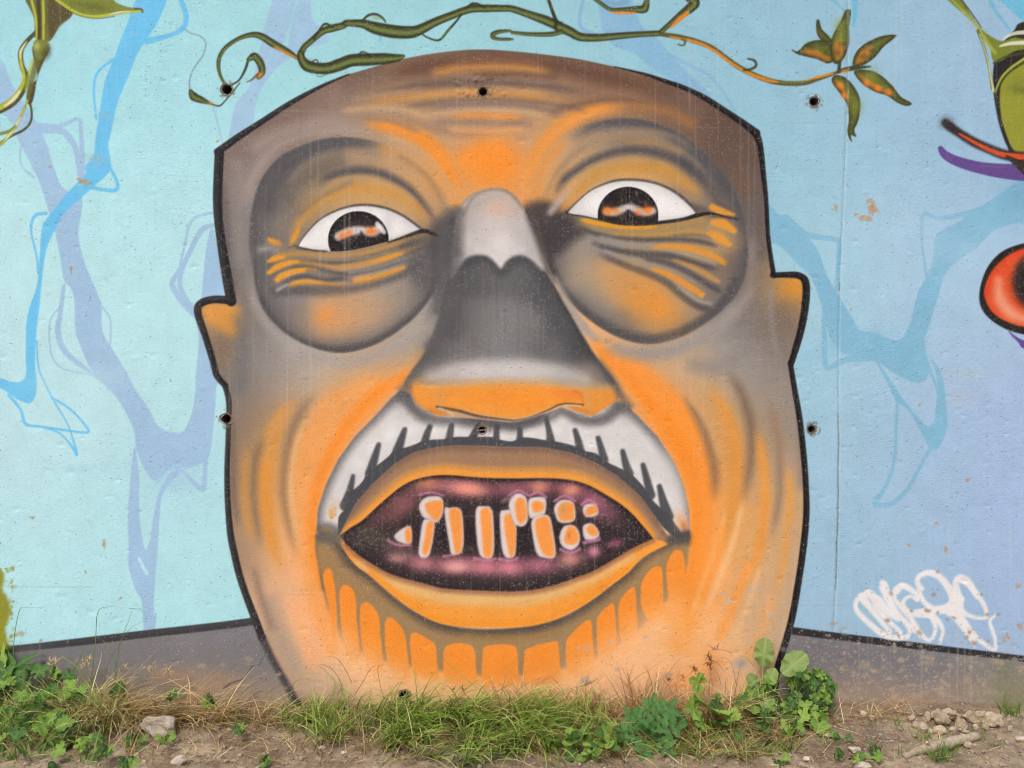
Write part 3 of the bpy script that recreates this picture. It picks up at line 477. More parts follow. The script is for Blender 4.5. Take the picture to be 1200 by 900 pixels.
    blob(594, 434, 82, 11, 0, (206, 200, 194), .75, 2.4, MN, .2); blob(524, 441, 22, 8, -8, (176, 166, 156), .5, 2.2, MN, .2); blob(672, 446, 30, 8, 10, (172, 164, 156), .6, 2.2, MN, .2)
    # ---- moustache --------------------------------------------------------
    MM_P = MUSTALL + XY('790 634, 770 610, 750 582, 725 560, 700 544, 670 531.5, 637 525, 600 524.5, 565 523, 537 522.5, 512 524.5, 485 531, 462 545, 440 565, 417 591, 398 628, 385 640')
    MM = mask(MM_P, 1.6, False)
    poly(MM_P, (216, 211, 206), 1.6, 1, None, .2, False)
    line(XY('371 632, 372 597, 382 567, 397 537, 417 510, 440 487, 460 465, 471 444'), [11, 13, 13, 13, 12, 12, 13, 16], (100, 96, 94), 8.5, .85, MM, .3)
    line(XY('726 470, 734 474, 748 488, 770 511, 790 542, 802 572, 808 600, 809 630'), [12, 14, 14, 13, 11, 9, 8, 8], (104, 100, 98), 8, .85, MM, .3)
    line(XY('474 455, 485 478, 502 488, 530 491, 562 495, 600 499, 625 493, 655 480, 680 490, 706 490, 722 478'), [12, 13, 12, 9, 8, 7, 7, 8, 10, 11, 12], (120, 116, 114), 7.5, .8, MM, .3)
    blob(473, 458, 15, 18, 20, (100, 97, 95), .92, 2.4, MM, .3); blob(500, 492, 30, 6, 10, (190, 184, 178), .5, 2, MM); blob(730, 478, 14, 10, 40, (124, 118, 114), .7, 2, MM, .3)
    blob(410, 560, 10, 26, 35, (208, 202, 198), .6, 2, MM); blob(790, 560, 10, 40, -20, (206, 200, 195), .6, 2, MM, .3)
    for x, y in ((420, 545), (437, 525), (458, 508), (480, 504), (508, 503), (534, 501), (560, 503), (588, 506), (618, 506), (650, 505), (676, 512), (694, 520), (716, 532), (744, 548), (764, 572), (780, 586)): blob(x, y, 9, 7, 30 if x > 600 else -40, (234, 230, 226), .6, 2, MM, .2)
    line(XY('528 488, 562 493, 600 497, 622 493, 650 483'), [5, 9, 10, 9, 5], (88, 84, 82), 5, .85, MM, .3, fade=.15)
    line(XY('508 392, 494 418, 479 444, 468 462'), [8, 10, 12, 12], (104, 100, 97), 7, .8, F, .3, fade=.12); line(XY('700 414, 717 440, 728 464, 742 482'), [5, 7, 9, 9], (92, 88, 85), 6, .7, F, .3, fade=.15)
    line(XY('474 462, 482 475, 494 487, 512 493, 532 494, 562 498, 600 501, 622 497, 645 490, 660 483, 676 491, 692 494, 712 490, 726 476'), [10, 11, 11, 9, 8, 9, 9, 8, 7, 7, 8, 9, 10, 10], (104, 100, 98), 7, .75, MM, .3)
    DK = (84, 84, 85)
    band = Q(300,450,'385 640, 395 610, 420 580, 440 500, 462 492, 500 455, 520 415, 548 395, 567 382, 620 340, 655 300, 690 300, 740 285, 775 270, 815 262, 880 258, 935 248, 1000 248, 1100 248, 1150 262, 1200 268') + Q(600,450,'60 250, 150 262, 210 270, 290 290, 345 314, 395 326, 440 362, 520 402, 570 432, 622 488, 660 545, 705 588, 740 620, 765 655, 790 690') + XY('798 634, 770 612, 750 584, 725 562, 700 546, 670 533, 637 527, 600 526, 537 524, 512 526, 485 532, 462 546, 440 566, 417 592, 398 630')
    poly(band, DK, 1.2, 1, MM, .15)
    for o, s, w in ((300,'455 432, 440 500, 418 570',[3,7,13]),(300,'575 285, 555 350, 535 420',[4,8,12]),(300,'697 214, 680 265, 665 310',[4,8,12]),(300,'816 198, 800 240, 790 280',[4,7,10]),(300,'917 193, 910 230, 905 265',[4,7,9]),(300,'1045 188, 1030 220, 1015 255',[4,7,10]),(300,'1130 198, 1127 230, 1126 265',[4,6,8]),
                    (600,'37 212, 37 245, 37 265',[4,6,9]),(600,'160 162, 175 225, 182 275',[3,6,11]),(600,'296 218, 310 265, 320 310',[4,7,10]),(600,'404 254, 420 310, 432 355',[4,7,10]),(600,'519 316, 532 370, 548 420',[4,7,11]),(600,'614 380, 630 440, 650 520',[4,7,11]),(600,'691 480, 706 540, 730 620',[4,8,14])):
        line(Q(o, 450, s), [w[0] + 1.8, w[1] + 1.2, w[2]], DK, 1.9, .95, MM, .2)
    poly(Q(300,450,'342 600, 352 590, 368 600, 375 585, 368 620, 350 634'), (226, 160, 90), 2, .9); blob(390, 597, 6, 10, 20, (214, 176, 130), .7, 2, MM)
    blob(799, 612, 7, 12, -15, (232, 170, 118), .9, 2, MM); blob(802, 618, 4, 7, -20, (214, 130, 80), .9, 2, MM)
    poly(XY('369 620, 384 612, 402 622, 398 634, 386 642, 371 640'), (104, 100, 94), 5, .75, None, .4); poly(XY('782 628, 800 622, 809 624, 808 640, 790 642'), (88, 84, 80), 4, .8, None, .35)
    # ---- beard and its drips ----------------------------------------------
    MBd = mask(BEARD, 2.5, False)
    line(XY('376 690, 392 725, 425 765, 480 785, 540 796, 610 798, 690 780, 735 750, 770 712, 800 672'), [16, 26, 32, 32, 30, 30, 34, 34, 30, 18], (254, 162, 78), 16, .9, F, .2)
    poly(BEARD, (162, 132, 92), 4, .95, None, .25, False)
    line(LOBOT, [16, 15, 14, 13, 13, 14, 15, 16, 17, 17, 16, 15, 15, 13, 11, 10, 8], (88, 79, 74), 8, .92, MBd, .3)
    line(XY('378 640, 384 668, 400 682, 430 700'), 8, (170, 132, 84), 6, .5, MBd); line(XY('545 746, 600 748, 650 742'), 6, (166, 126, 66), 4, .5, MBd)
    line(XY('369 640, 372 662, 378 690'), 5, (110, 98, 84), 3, .7)
    for k, fg in enumerate(FINGERS):
        poly(fg, (255, 150, 56), 1.5, 1, None, .12, False)
        x0 = sum(p[0] for p in fg) / len(fg); y0 = min(p[1] for p in fg); y1 = max(p[1] for p in fg)
        blob(x0, y0 + 16, 14, 16, 0, (255, 142, 40), .35, 2.5, mask(fg, 1, False))
    for x, y, w, r in ((392, 745, 14, 22), (420, 768, 16, 20), (450, 784, 18, 18), (482, 796, 20, 17), (515, 802, 22, 17), (560, 806, 30, 17), (610, 808, 34, 17), (655, 803, 30, 18), (695, 785, 24, 24), (722, 765, 20, 24), (748, 745, 18, 24), (776, 725, 18, 24), (800, 702, 12, 20)):
        blob(x, y + 12, w * 1.7, r * 1.0, 0, (252, 188, 136), .75, 2.2, F, .3)
    # ---- lips and mouth ---------------------------------------------------
    poly(UPLIP, (166, 128, 98), 1.6, 1, None, .2, False); MU = mask(UPLIP, 1.2, False)
    line(LIPTOP, [4, 7, 8, 8, 8, 9, 9, 9, 9, 9, 9, 9, 8, 8, 8, 7, 4], (122, 96, 84), 6, .75, MU, .3)
    up = [(x, y - 3) for x, y in MTOP]; line(up, [6, 9, 11, 13, 15, 16, 17, 17, 17, 17, 16, 15, 13, 11, 7], (244, 160, 62), 5.5, .95, MU, .2); line([(x, y - 11) for x, y in MTOP[3:-2]], 6, (200, 150, 92), 4, .55, MU, .3)
    poly(LOLIP, (246, 160, 64), 1.4, 1, None, .2, False); MLo = mask(LOLIP, 1.2, False)
    inl = [(x, y + 9) for x, y in MBOT[1:-1]]; line(inl, [8, 9, 10, 12, 15, 17, 19, 19, 19, 18, 15, 10, 7], (230, 184, 120), 7, .9, MLo, .25)
    line([(x, y - 5) for x, y in LOBOT[3:-2]], 8, (248, 154, 46), 4, .8, MLo, .2); line([(x, y + 2) for x, y in MBOT], 6, (150, 104, 86), 4, .75, MLo, .35)
    poly(MOUTH, (66, 55, 55), 1.5, 1, None, .15, False); MO = mask(MOUTH, 1.5, False)
    for x, y, rx, ry, a, c, al in ((470, 592, 22, 11, -35, (148, 84, 96), .8), (448, 605, 22, 8, -35, (100, 60, 70), .7), (505, 570, 20, 7, -10, (160, 92, 104), .8), (500, 566, 12, 5, 0, (196, 116, 84), .7), (545, 572, 26, 9, 5, (190, 106, 124), .9), (550, 573, 18, 6, 5, (232, 146, 130), .8), (600, 573, 22, 8, 0, (150, 84, 104), .8), (632, 570, 15, 8, 0, (170, 96, 110), .85), (632, 571, 8, 5, 0, (205, 130, 110), .7), (668, 574, 16, 9, 8, (176, 98, 116), .85), (670, 575, 8, 5, 0, (218, 136, 112), .7), (697, 590, 16, 12, 35, (172, 96, 126), .85), (712, 600, 16, 8, 35, (120, 70, 92), .7),
                               (470, 650, 18, 8, 10, (120, 74, 86), .8), (466, 654, 10, 5, 0, (190, 130, 140), .7), (495, 660, 14, 8, 0, (184, 110, 128), .85), (535, 662, 24, 9, 0, (196, 116, 136), .9), (535, 665, 12, 5, 0, (226, 160, 160), .7), (568, 664, 16, 9, 0, (200, 112, 136), .9), (598, 665, 16, 9, 0, (206, 116, 140), .9), (632, 662, 20, 9, 0, (170, 96, 122), .85), (668, 655, 15, 9, -10, (172, 106, 118), .85), (668, 655, 7, 5, 0, (206, 140, 130), .6), (696, 646, 7, 6, 0, (200, 120, 150), .9), (720, 637, 9, 4, -10, (146, 76, 108), .8), (690, 675, 10, 6, 0, (70, 50, 60), .4)):
        blob(x, y, rx * 1.12, ry * 1.18, a, [c[0] + 12, c[1] + 16, c[2] + 6], min(al * 1.1, 1), 2.2, MO, .45)
    line(XY('425 628, 445 632, 470 640'), 18, (104, 94, 82), 9, .5, MO, .5); line(MTOP, 5, (48, 34, 36), 3.5, .8, MO, .3); line(MBOT, 6, (58, 46, 48), 4, .7, MO, .3)
    blob(590, 627, 95, 24, 0, (54, 44, 43), .75, 4, MO, .4)
    for s, w in (('491 580, 505 577, 520 581', 2.5), ('597 580, 608 575, 618 580', 2.5), ('620 581, 631 577, 640 583', 3), ('650 587, 662 581, 674 587', 3), ('682 591, 690 586, 699 591', 3), ('455 633, 464 638, 481 639', 3), ('520 652, 532 650, 541 647', 2.5), ('556 654, 568 657, 580 655', 3), ('585 655, 598 657, 606 654', 3), ('657 644, 668 648, 679 644', 3.5), ('685 636, 694 634, 702 632', 4)):
        line(XY(s), w, (212, 136, 172), 1.8, .75, MO, .3)
    for t, c in zip(TEETH, TEETHCORE):
        poly(t, (168, 140, 150), 3.5, .55, MO, .3, False); poly(t, (228, 214, 206), 1.5, .95, MO, .2, False); rim(t, (190, 172, 178), 1.5, 1, .5, None, .2, False); poly([(cx_ + (x - cx_) * 1.08, cy_ + (y - cy_) * 1.05) for cx_, cy_ in [(sum(q[0] for q in c) / len(c), sum(q[1] for q in c) / len(c))] for x, y in c], (250, 154, 70), 2.2, .97, MO, .12, False)
    blob(660, 597, 4, 7, 0, (206, 158, 96), .8); blob(667, 627, 2, 4, 0, (214, 110, 50), .7)
    poly(XY('586 588, 596 580, 604 578, 600 584, 592 590'), (150, 120, 130), 1.5, .5)
    line(XY('374 628, 386 630, 398 632'), [16, 14, 8], (106, 102, 94), 7, .85, F * (1 - MO), .35); line(XY('806 630, 795 632, 784 634'), [14, 13, 6], (88, 84, 80), 5, .85, F * (1 - MO), .35)
    # lip corner scuffing
    for k in range(160):
        x, y = 420 + rng.normal(0, 18), 632 + rng.normal(0, 10); blob(x, y, rng.uniform(.6, 1.4), rng.uniform(.6, 1.2), 0, (160, 144, 118), rng.uniform(.15, .45), 2)
    for k in range(900):
        x, y = rng.uniform(420, 762), rng.uniform(560, 700); blob(x, y, rng.uniform(.5, 1.), rng.uniform(.5, 1.), 0, (196, 184, 168), rng.uniform(.2, .6), 2, MO)
    # ---- cheeks ----------------------------------------------------------
    NOT = F * (1 - np.maximum(np.maximum(mask(SOCKL, 2, False), mask(SOCKR, 2, False)), np.maximum(np.maximum(MM, MBd), MN)))
    SC = lambda s, w, c, soft=5, a=.65: line(XY(s), w, c, soft * 1.2, min(a * 1.25, .95), NOT, .3, fade=.2)
    PC = lambda q, c, soft, a: poly(XY(q), c, soft, a, NOT, .25)
    # left cheek: bright band hugging the moustache, then folds
    PC('505 412, 470 430, 425 442, 385 462, 362 490, 347 530, 341 575, 342 620, 352 670, 366 720, 400 740, 392 700, 380 680, 373 640, 372 600, 384 556, 408 510, 445 468, 478 442', (240, 164, 92), 10, .8)
    PC('478 432, 440 452, 408 486, 384 524, 366 570, 360 620, 366 668, 380 690, 373 640, 372 600, 384 556, 408 510, 445 468, 476 444', (255, 148, 52), 8, .95)
    SC('378 452, 356 478, 341 508, 334 542, 332 577, 339 619, 350 661', [5, 8, 9, 9, 8, 7, 4], (136, 114, 96), 6.75, .58); SC('362 484, 347 520, 341 560, 343 600, 352 650', 5, (226, 184, 134), 3.5, .6)
    SC('350 462, 326 494, 313 535, 311 580, 318 633, 334 676', [8, 15, 17, 17, 15, 8], (226, 152, 68), 7, .85); SC('334 480, 318 510, 309 545', 6, (196, 158, 112), 4, .5)
    SC('312 506, 301 535, 297 566, 299 602, 308 650', [5, 8, 8, 7, 5], (132, 110, 92), 6.075, .58); SC('290 520, 287 560, 289 600, 296 640', [5, 8, 8, 5], (204, 148, 82), 5, .7); SC('274 480, 273 530, 274 580, 280 620', 6, (126, 108, 94), 4, .6)
    SC('440 446, 478 425, 498 404', 10, (206, 168, 118), 8, .5); SC('482 405, 500 388, 512 365', 14, (160, 152, 142), 7, .6)
    SC('345 690, 356 740, 372 790', 18, (250, 178, 124), 10, .7); SC('366 690, 376 730, 394 775', 14, (254, 166, 96), 8, .75); SC('312 690, 326 740, 350 795', 18, (180, 156, 134), 10, .65); SC('296 660, 306 700, 322 745', 8, (150, 126, 108), 5, .6)
    # right cheek
    PC('696 404, 730 412, 775 442, 808 478, 828 512, 838 548, 838 590, 832 640, 822 700, 806 740, 796 690, 810 650, 811 610, 806 566, 790 530, 760 484, 730 448', (250, 152, 58), 10, .9)
    PC('698 408, 728 430, 762 462, 796 500, 816 540, 822 580, 818 640, 806 690, 812 610, 806 566, 790 528, 760 482, 730 446', (255, 146, 46), 7, .9)
    SC('796 458, 812 480, 825 506, 834 535, 838 563, 835 592', [3, 7, 10, 11, 9, 4], (130, 108, 92), 6.075, .58); SC('804 462, 822 484, 836 512, 845 545', 4, (206, 170, 124), 3.5, .6)
    SC('826 446, 848 480, 860 520, 862 560, 856 610, 846 650', [8, 14, 17, 17, 15, 10], (226, 154, 72), 7, .8); SC('848 430, 866 455, 877 485, 881 515, 878 552, 868 598', [5, 9, 11, 10, 8, 5], (122, 100, 84), 6.75, .58)
    SC('886 500, 894 540, 896 590, 890 640, 876 690', [7, 11, 12, 12, 8], (234, 156, 70), 5.5, .8); SC('900 462, 909 500, 914 545, 912 590, 902 640', [6, 9, 9, 8, 5], (160, 132, 106), 5, .75); SC('922 540, 926 590, 920 650, 908 700', [6, 9, 9, 6], (226, 160, 84), 5, .75)
    SC('872 580, 860 630, 842 680, 824 722', [4, 6, 7, 4], (240, 190, 134), 4.5, .75); SC('852 592, 840 640, 822 690, 806 730', [3, 5, 6, 4], (244, 186, 124), 4, .65); SC('848 610, 836 660, 818 712', 9, (252, 156, 62), 6, .6); SC('880 650, 862 704, 838 756', 10, (248, 160, 74), 6, .75); SC('892 660, 876 710, 850 765', 5, (232, 186, 136), 4, .65); SC('908 690, 892 740, 870 780', 9, (236, 168, 100), 6, .6)
    SC('932 600, 930 660, 920 715, 905 770', 8, (196, 166, 136), 6, .6); SC('935 480, 939 530, 940 580', 8, (150, 134, 120), 5, .7)
    SC('655 345, 672 372, 690 395', 9, (176, 164, 152), 5, .7); SC('700 402, 740 414, 790 410, 840 385, 866 350', 14, (160, 151, 142), 8, .7); SC('800 424, 840 430, 880 410', 16, (148, 140, 132), 9, .6)
    SC('780 700, 800 735, 790 770', 30, (254, 166, 84), 14, .6); SC('842 760, 820 790, 780 806', 26, (252, 172, 104), 12, .6)
    for x, y in ((890, 690), (905, 720), (862, 788), (880, 790), (715, 752), (870, 775), (756, 747), (686, 800), (723, 784), (688, 759), (678, 760), (877, 693), (855, 705), (848, 695)):
        blob(x, y, rng.uniform(2, 5), rng.uniform(1.5, 3), rng.uniform(-30, 30), (186, 178, 168), .75, 3)
    blob(868, 778, 9, 7, 0, (176, 166, 154), .8, 3); blob(686, 798, 6, 5, 0, (180, 166, 150), .8, 3); blob(783, 791, 6, 3, 0, (176, 160, 140), .7, 3)
    # wall foot: splashed dirt and pale dust over the paint
    for x in range(330, 900, 20): blob(x, 836 + rng.uniform(-4, 4), 26, rng.uniform(13, 20), 0, (204, 170, 136), .6, 2, None, .3)
    for k in range(120): blob(rng.uniform(330, 480), rng.uniform(770, 825), rng.uniform(.8, 2.4), rng.uniform(.8, 1.8), 0, (190, 158, 124), rng.uniform(.15, .45), 2)
    rec(1)
    # ---- outline ------------------------------------------------------------
    BK = (48, 45, 46); BR2 = (34, 32, 33)
    line(TOPL, [9, 8, 7, 6, 4, 1.5], BK, 1, .96, None, .1); line(TOPR, [1, 3, 5, 5.5, 6.5, 7, 8, 10], BR2, 1, .96, None, .1)
    line(RIGHT1, [9, 7, 6, 5, 5, 5.5, 6], BR2, 1, .96, None, .1); line(EARR, [6, 7, 8, 9, 9, 8.5, 8, 7], BR2, 1, .97, None, .1); line(RIGHT2, [6, 6.5, 7, 7, 7, 7.5, 8, 8, 8, 8, 8, 8, 7], BR2, 1, .97, None, .1)
    line(LEFT1, [11, 11, 10.5, 11, 12, 12], BK, 1, .96, None, .15); line(EARL, [10, 9, 9, 9, 8, 7.5, 7.5, 7], BK, 1, .96, None, .12); line(LEFT2[:-4], [7, 6.5, 6, 6, 6.5, 7, 8, 8.5, 8.5, 8.5, 9, 9], BK, 1, .93, None, .15)
    rec(0)
    line(LEFT2[-5:], [9, 8, 8, 9, 9], (66, 60, 64), 3, .8, None, .4); blob(352, 826, 12, 8, 20, (74, 68, 70), .7, 2, None, .4)
    rec(1)
    line(GROUNDL, [9, 9, 9, 9, 9, 8, 8, 8, 8], (62, 60, 64), 1, .95, None, .2); line(GROUNDR, [9, 8.5, 8, 7.5, 7, 7, 7], (44, 42, 46), 1, .96, None, .15)
    rec(0)
    blob(30, 765, 26, 8, -8, (120, 116, 118), .45, 2, None, .5)
    # ---- vines --------------------------------------------------------------
    VD = (50, 52, 30); VG = (120, 136, 66); VM = (92, 102, 54); OR = (232, 144, 40)
    def vine(P, w, mid=VG, dark=VD, a=1., soft=1.2):
        w = np.array(w, float) if not np.isscalar(w) else w
        w = w * 1.12; line(P, w, dark, soft, .97 * a, None, .15)
        line([(x + .3, y + .4) for x, y in P], w * .46, VM, soft + .8, .85 * a, None, .3); line([(x + .2, y + .9) for x, y in P], w * .26, mid, soft + .4, .85 * a, None, .2)
    rec(20)
    vine(XY('267 104, 258 88, 256 72, 262 58, 276 47, 292 41, 305 42, 320 51, 335 59, 349 68'), [2, 3, 4, 4, 4, 5, 7, 8, 6, 4])
    line(XY('322 55, 335 62, 347 68'), [2, 3, 1.5], OR, 1, .9)
    line(XY('270 100, 280 94, 287 82, 290 73'), [2, 2, 3, 3], VD, 1, .9); vine(XY('291 70, 298 66, 305 74, 307 84, 303 90'), [4, 8, 8, 7, 5]); blob(304, 88, 4, 3, -30, (240, 140, 40), .95, 3); line(XY('302 87, 294 94, 289 96'), [3, 2, 1], (110, 80, 40), 1, .8)
    line(XY('216 34, 224 39, 234 42, 241 50, 238 64, 226 82, 222 95, 223 106'), [1, 1.3, 1.3, 1.4, 1.4, 1.4, 1.5, 2], (98, 104, 96), 1, .55, None, .6); vine(XY('223 106, 227 113, 236 117, 246 121'), [3, 9, 7, 2]); blob(247, 121, 2.5, 2, 20, OR, .9)
    line(XY('248 122, 257 124, 264 118, 274 106, 281 97'), [1.5, 2, 1.5, 1.5, 1], VD, 1, .85)
    vine(XY('353 64, 356 56, 366 47, 378 37, 390 33, 402 30, 408 26'), [6, 6, 6, 7, 8, 7, 5]); line(XY('368 46, 376 33, 382 28, 390 32'), [2, 2.5, 3, 2], VD, .9, .9)
    vine(XY('352 62, 354 70, 360 77, 372 80, 385 80, 398 76, 412 71, 430 70, 450 69, 465 68, 473 66'), [6, 9, 12, 12, 12, 13, 13, 13, 12, 8, 3]); line(XY('420 66, 424 61, 431 63, 434 67'), 2, VD, .9, .9); line(XY('370 84, 374 90, 386 86'), 1.2, (90, 100, 80), .8, .7); line(XY('366 72, 371 70, 373 74'), 1.5, VD, .8, .8)
    vine(XY('405 27, 425 28, 440 33, 460 37, 480 38, 492 35, 510 26, 530 18, 550 11, 570 10, 590 10, 600 10.5, 620 17, 640 24, 655 31'), [6, 9, 13, 14, 13, 11, 9, 8, 8, 8, 7, 7, 8, 10, 10])
    line(XY('424 25, 432 18, 441 17, 448 21, 452 26'), [2, 3, 3, 2.5, 1.5], VD, .9, .9); blob(441, 21, 6, 2, 10, (150, 160, 96), .7); line(XY('493 39, 503 45, 515 47, 525 36, 534 26, 541 17'), [1.5, 2, 2.5, 3, 2.5, 2], VD, .9, .9); line(XY('517 45, 528 33'), 1.5, VG, .8, .8)
    line(XY('546 10, 553 5, 560 5, 568 9'), [2, 3.5, 3, 2], VD, .9, .9)
    vine(XY('655 31, 668 37, 680 43, 700 44, 725 42, 750 40, 772 39'), [11, 10, 9, 8, 7, 6, 6]); vine(XY('598 36, 586 37, 578 40, 578 44, 586 46, 596 46, 601 46'), [2, 4, 5, 4, 3, 3, 1]); vine(XY('600 38, 620 40, 645 40, 658 37'), [3, 4, 5, 5]); line(XY('652 25, 648 15, 643 0, 640 -10'), [5, 4, 3.5, 3], VD, .9, .95)
    vine(XY('692 -6, 703 3, 716 11, 730 11, 745 11, 755 10, 758 0, 757 -8'), [4, 4, 4, 4, 7, 9, 5, 4]); line(XY('718 15, 730 15.5, 744 15'), [2, 3, 2], (240, 146, 46), .9, .95)
    vine(XY('775 37, 785 28, 797 18, 808 10, 814 3, 806 -4, 798 -10'), [5, 5, 7, 10, 11, 9, 6]); line(XY('786 32, 796 23, 806 15'), [2, 5, 4], (236, 140, 40), 1, .95)
    OG = (206, 140, 44)
    line(XY('775 40, 795 43, 815 48, 835 56, 850 67, 865 78, 880 86, 900 94, 915 97, 930 98, 945 97, 960 92, 975 87, 985 83'), [5, 6, 6, 5.5, 5.5, 6, 6, 6, 6, 5.5, 5, 4.5, 4, 3], (92, 84, 40), 1.1, .95, None, .1)
    line(XY('785 43, 815 49, 835 58, 850 69, 865 79, 880 87, 900 94, 912 96'), [1.5, 3.5, 3.5, 3.5, 3, 4, 4, 2], (222, 140, 36), 1, .95); line(XY('915 96, 930 96, 945 95'), 2.5, VG, 1, .7); line(XY('945 94, 960 90, 976 86'), [1, 3, 2], OR, 1, .9)
    line(XY('795 52, 801 53, 803 48, 799 46'), [2, 2, 3, 2], (84, 92, 56), .9, .9); line(XY('872 82, 880 81, 886 77, 884 71, 877 69'), [3, 3, 3, 3, 2], (66, 72, 44), .9, .95)
    line(XY('983 84, 984 74'), 4, VD, 1, .9); line(XY('984 83, 998 80, 1020 78'), [4, 6, 1.5], VD, 1, .9); blob(990, 83, 5, 2, -10, OR, .9)
    LEAFS = [('928 58, 935 60, 945 51, 958 47, 970 49, 976 58, 977 70, 970 74, 958 69, 945 66, 934 63', '940 58, 960 60, 974 70, 966 73, 950 66'),
             ('957 25, 960 24, 963 34, 972 43, 975 49, 966 49, 958 40', '957 32, 960 38, 962 42, 958 39'),
             ('994 11, 997 14, 995 30, 995 50, 990 66, 983 74, 976 72, 973 55, 976 42, 985 25, 990 14', '978 50, 986 46, 990 60, 984 70, 977 64'),
             ('1001 78, 1000 70, 1006 58, 1018 49, 1035 42, 1050 41, 1046 46, 1035 55, 1025 67, 1012 76', '1003 72, 1010 58, 1022 54, 1018 66, 1008 74'),
             ('1001 84, 1015 82, 1030 87, 1045 100, 1055 113, 1068 121, 1062 124, 1050 119, 1040 112, 1025 107, 1010 97', '1004 88, 1014 91, 1030 102, 1045 109, 1042 113, 1022 106'),
             ('975 95, 980 88, 992 92, 1003 105, 1008 120, 1006 140, 1001 152, 1003 160, 997 158, 998 166, 993 155, 995 140, 993 122, 985 110', '976 96, 984 96, 994 114, 995 132, 988 116')]
    for n, (o, i) in enumerate(LEAFS):
        rec(60 + n); o = XY(o); i = XY(i); poly(o, (104, 116, 44), 1.2, 1, None, .1); mk = mask(o, 1)
        poly(i, (226, 132, 42), 3, .8, mk, .4); rim(spline(o, True), (48, 44, 26), 3.2, 1.2, .9, None, .3, False)
    rec(0)
    for x, y in ((984, 30), (1022, 88), (1004, 125), (985, 45)): blob(x, y, 7, 9, 20, (140, 150, 56), .5, 2, None, .3)
    for x, y in ((1016, 97), (1029, 103), (1041, 108), (985, 100), (990, 112)): blob(x, y, 4.5, 4, 30, (238, 136, 44), .85, 3)
    for x, y in ((950, 54), (965, 52), (968, 62), (1012, 66), (1022, 60), (981, 62), (987, 52)): blob(x, y, 5, 4, 20, (70, 64, 34), .5, 2, None, .4)
    # ---- big plant, upper left -----------------------------------------------
    PG = (126, 136, 60); PY = (196, 204, 66); PD = (78, 74, 46)
    rec(21)
    line(XY('-12 132, 0 128, 15 119, 26 105, 31 90, 26 78, 24 62, 30 50, 42 38'), [10, 10, 10, 9, 7, 6, 6, 5, 5], PD, 1, .97); line(XY('-12 129, 0 126, 14 117, 24 104, 28 90, 25 76, 24 62, 31 49'), [6, 6, 6, 5, 4, 4, 3, 2], PY, 1.2, .9); line(XY('6 124, 16 116, 23 107'), [2, 4, 2], (240, 238, 214), 1.5, .9); line(XY('24 68, 24 60, 29 51'), [1, 2.5, 1], (240, 238, 214), 1, .9)
    poly(XY('38 55, 44 90, 34 100, 31 118, 36 122, 40 112, 44 90, 52 70, 58 55'), PD, 1.3, 1); line(XY('46 62, 40 82, 36 100, 33 116'), [10, 8, 6, 3], (112, 112, 52), 2, .8); line(XY('38 70, 33 90, 30 105'), [3, 4, 3], PY, 1.5, .6)
    poly(XY('30 -10, 40 22, 42 46, 58 48, 70 30, 85 16, 80 -10'), (112, 108, 58), 1.2, 1); poly(XY('60 -5, 56 20, 58 46, 70 30, 84 16, 84 -5'), (88, 78, 50), 3, .8)
    line(XY('34 -10, 40 12, 43 30, 43 47'), [3, 3, 3, 2], PY, 1, .9); line(XY('44 -10, 46 20, 46 46'), 4, (70, 62, 44), 1, .9); line(XY('50 -10, 51 20, 51 46'), 3, PY, 1, .9); line(XY('54 30, 56 46'), 4, (120, 120, 56), 2, .8)
    poly(XY('39 52, 42 47, 52 47, 58 52, 56 62, 48 70, 41 66'), PG, 1.3, 1); blob(54, 62, 5, 8, 20, (74, 68, 44), .8); blob(43, 54, 4, 5, 0, (196, 204, 120), .8)
    poly(XY('62 -10, 75 5, 90 14, 110 20, 130 18, 150 14, 166 13, 166 10, 150 8, 135 2, 125 -10'), (132, 142, 58), 1, 1); line(XY('64 -2, 78 8, 94 17, 112 19.5, 132 16, 150 14, 165 13'), [3, 4, 4, 4, 3, 2.5, 2], PY, 1, .95); blob(110, 8, 26, 5, 10, (104, 112, 50), .7); line(XY('128 17, 140 14, 152 13'), [1, 2, 1], (240, 240, 226), 1, .8); line(XY('70 6, 90 17, 112 21.5, 134 19'), 1.2, (84, 80, 46), .8, .7); line(XY('158 10, 165 10.5, 167 14'), 2, (92, 76, 64), 1, .8)
    line(XY('34 118, 37 130, 36 142, 28 152, 12 160, 0 168, -10 174'), [3, 2.5, 2.5, 3, 3, 3, 3], PD, .9, .95); line(XY('32 118, 24 138, 14 155, 2 168, -8 176'), [3, 3, 4, 4, 4], (176, 180, 70), 1, .95); line(XY('24 138, 15 153, 6 164'), [1, 2, 1], (244, 242, 220), .8, .9); line(XY('18 148, 8 155, -10 158'), [3, 4, 4], (130, 140, 60), 1, .9)
    # mossy green remnant at the far left foot
    rec(22)
    poly(XY('-60 660, 0 668, 2 690, 8 700, 12 712, 11 722, 6 735, 8 750, 6 764, -60 772'), (150, 148, 40), 3, .95, None, .8); 
    rec(0)
    for k in range(60): blob(rng.uniform(0, 18), rng.uniform(665, 760), rng.uniform(1, 3), rng.uniform(1, 3), 0, (150, 148, 60), rng.uniform(.3, .8), 3)
    # ---- creature at the right edge -------------------------------------------
    CY = (154, 160, 56)
    rec(23)
    poly(XY('1188 36, 1205 24, 1300 10, 1320 100, 1300 200, 1215 210, 1197 202, 1183 178, 1172 150, 1165 115, 1164 80, 1172 55'), (40, 37, 36), 1.2, 1)
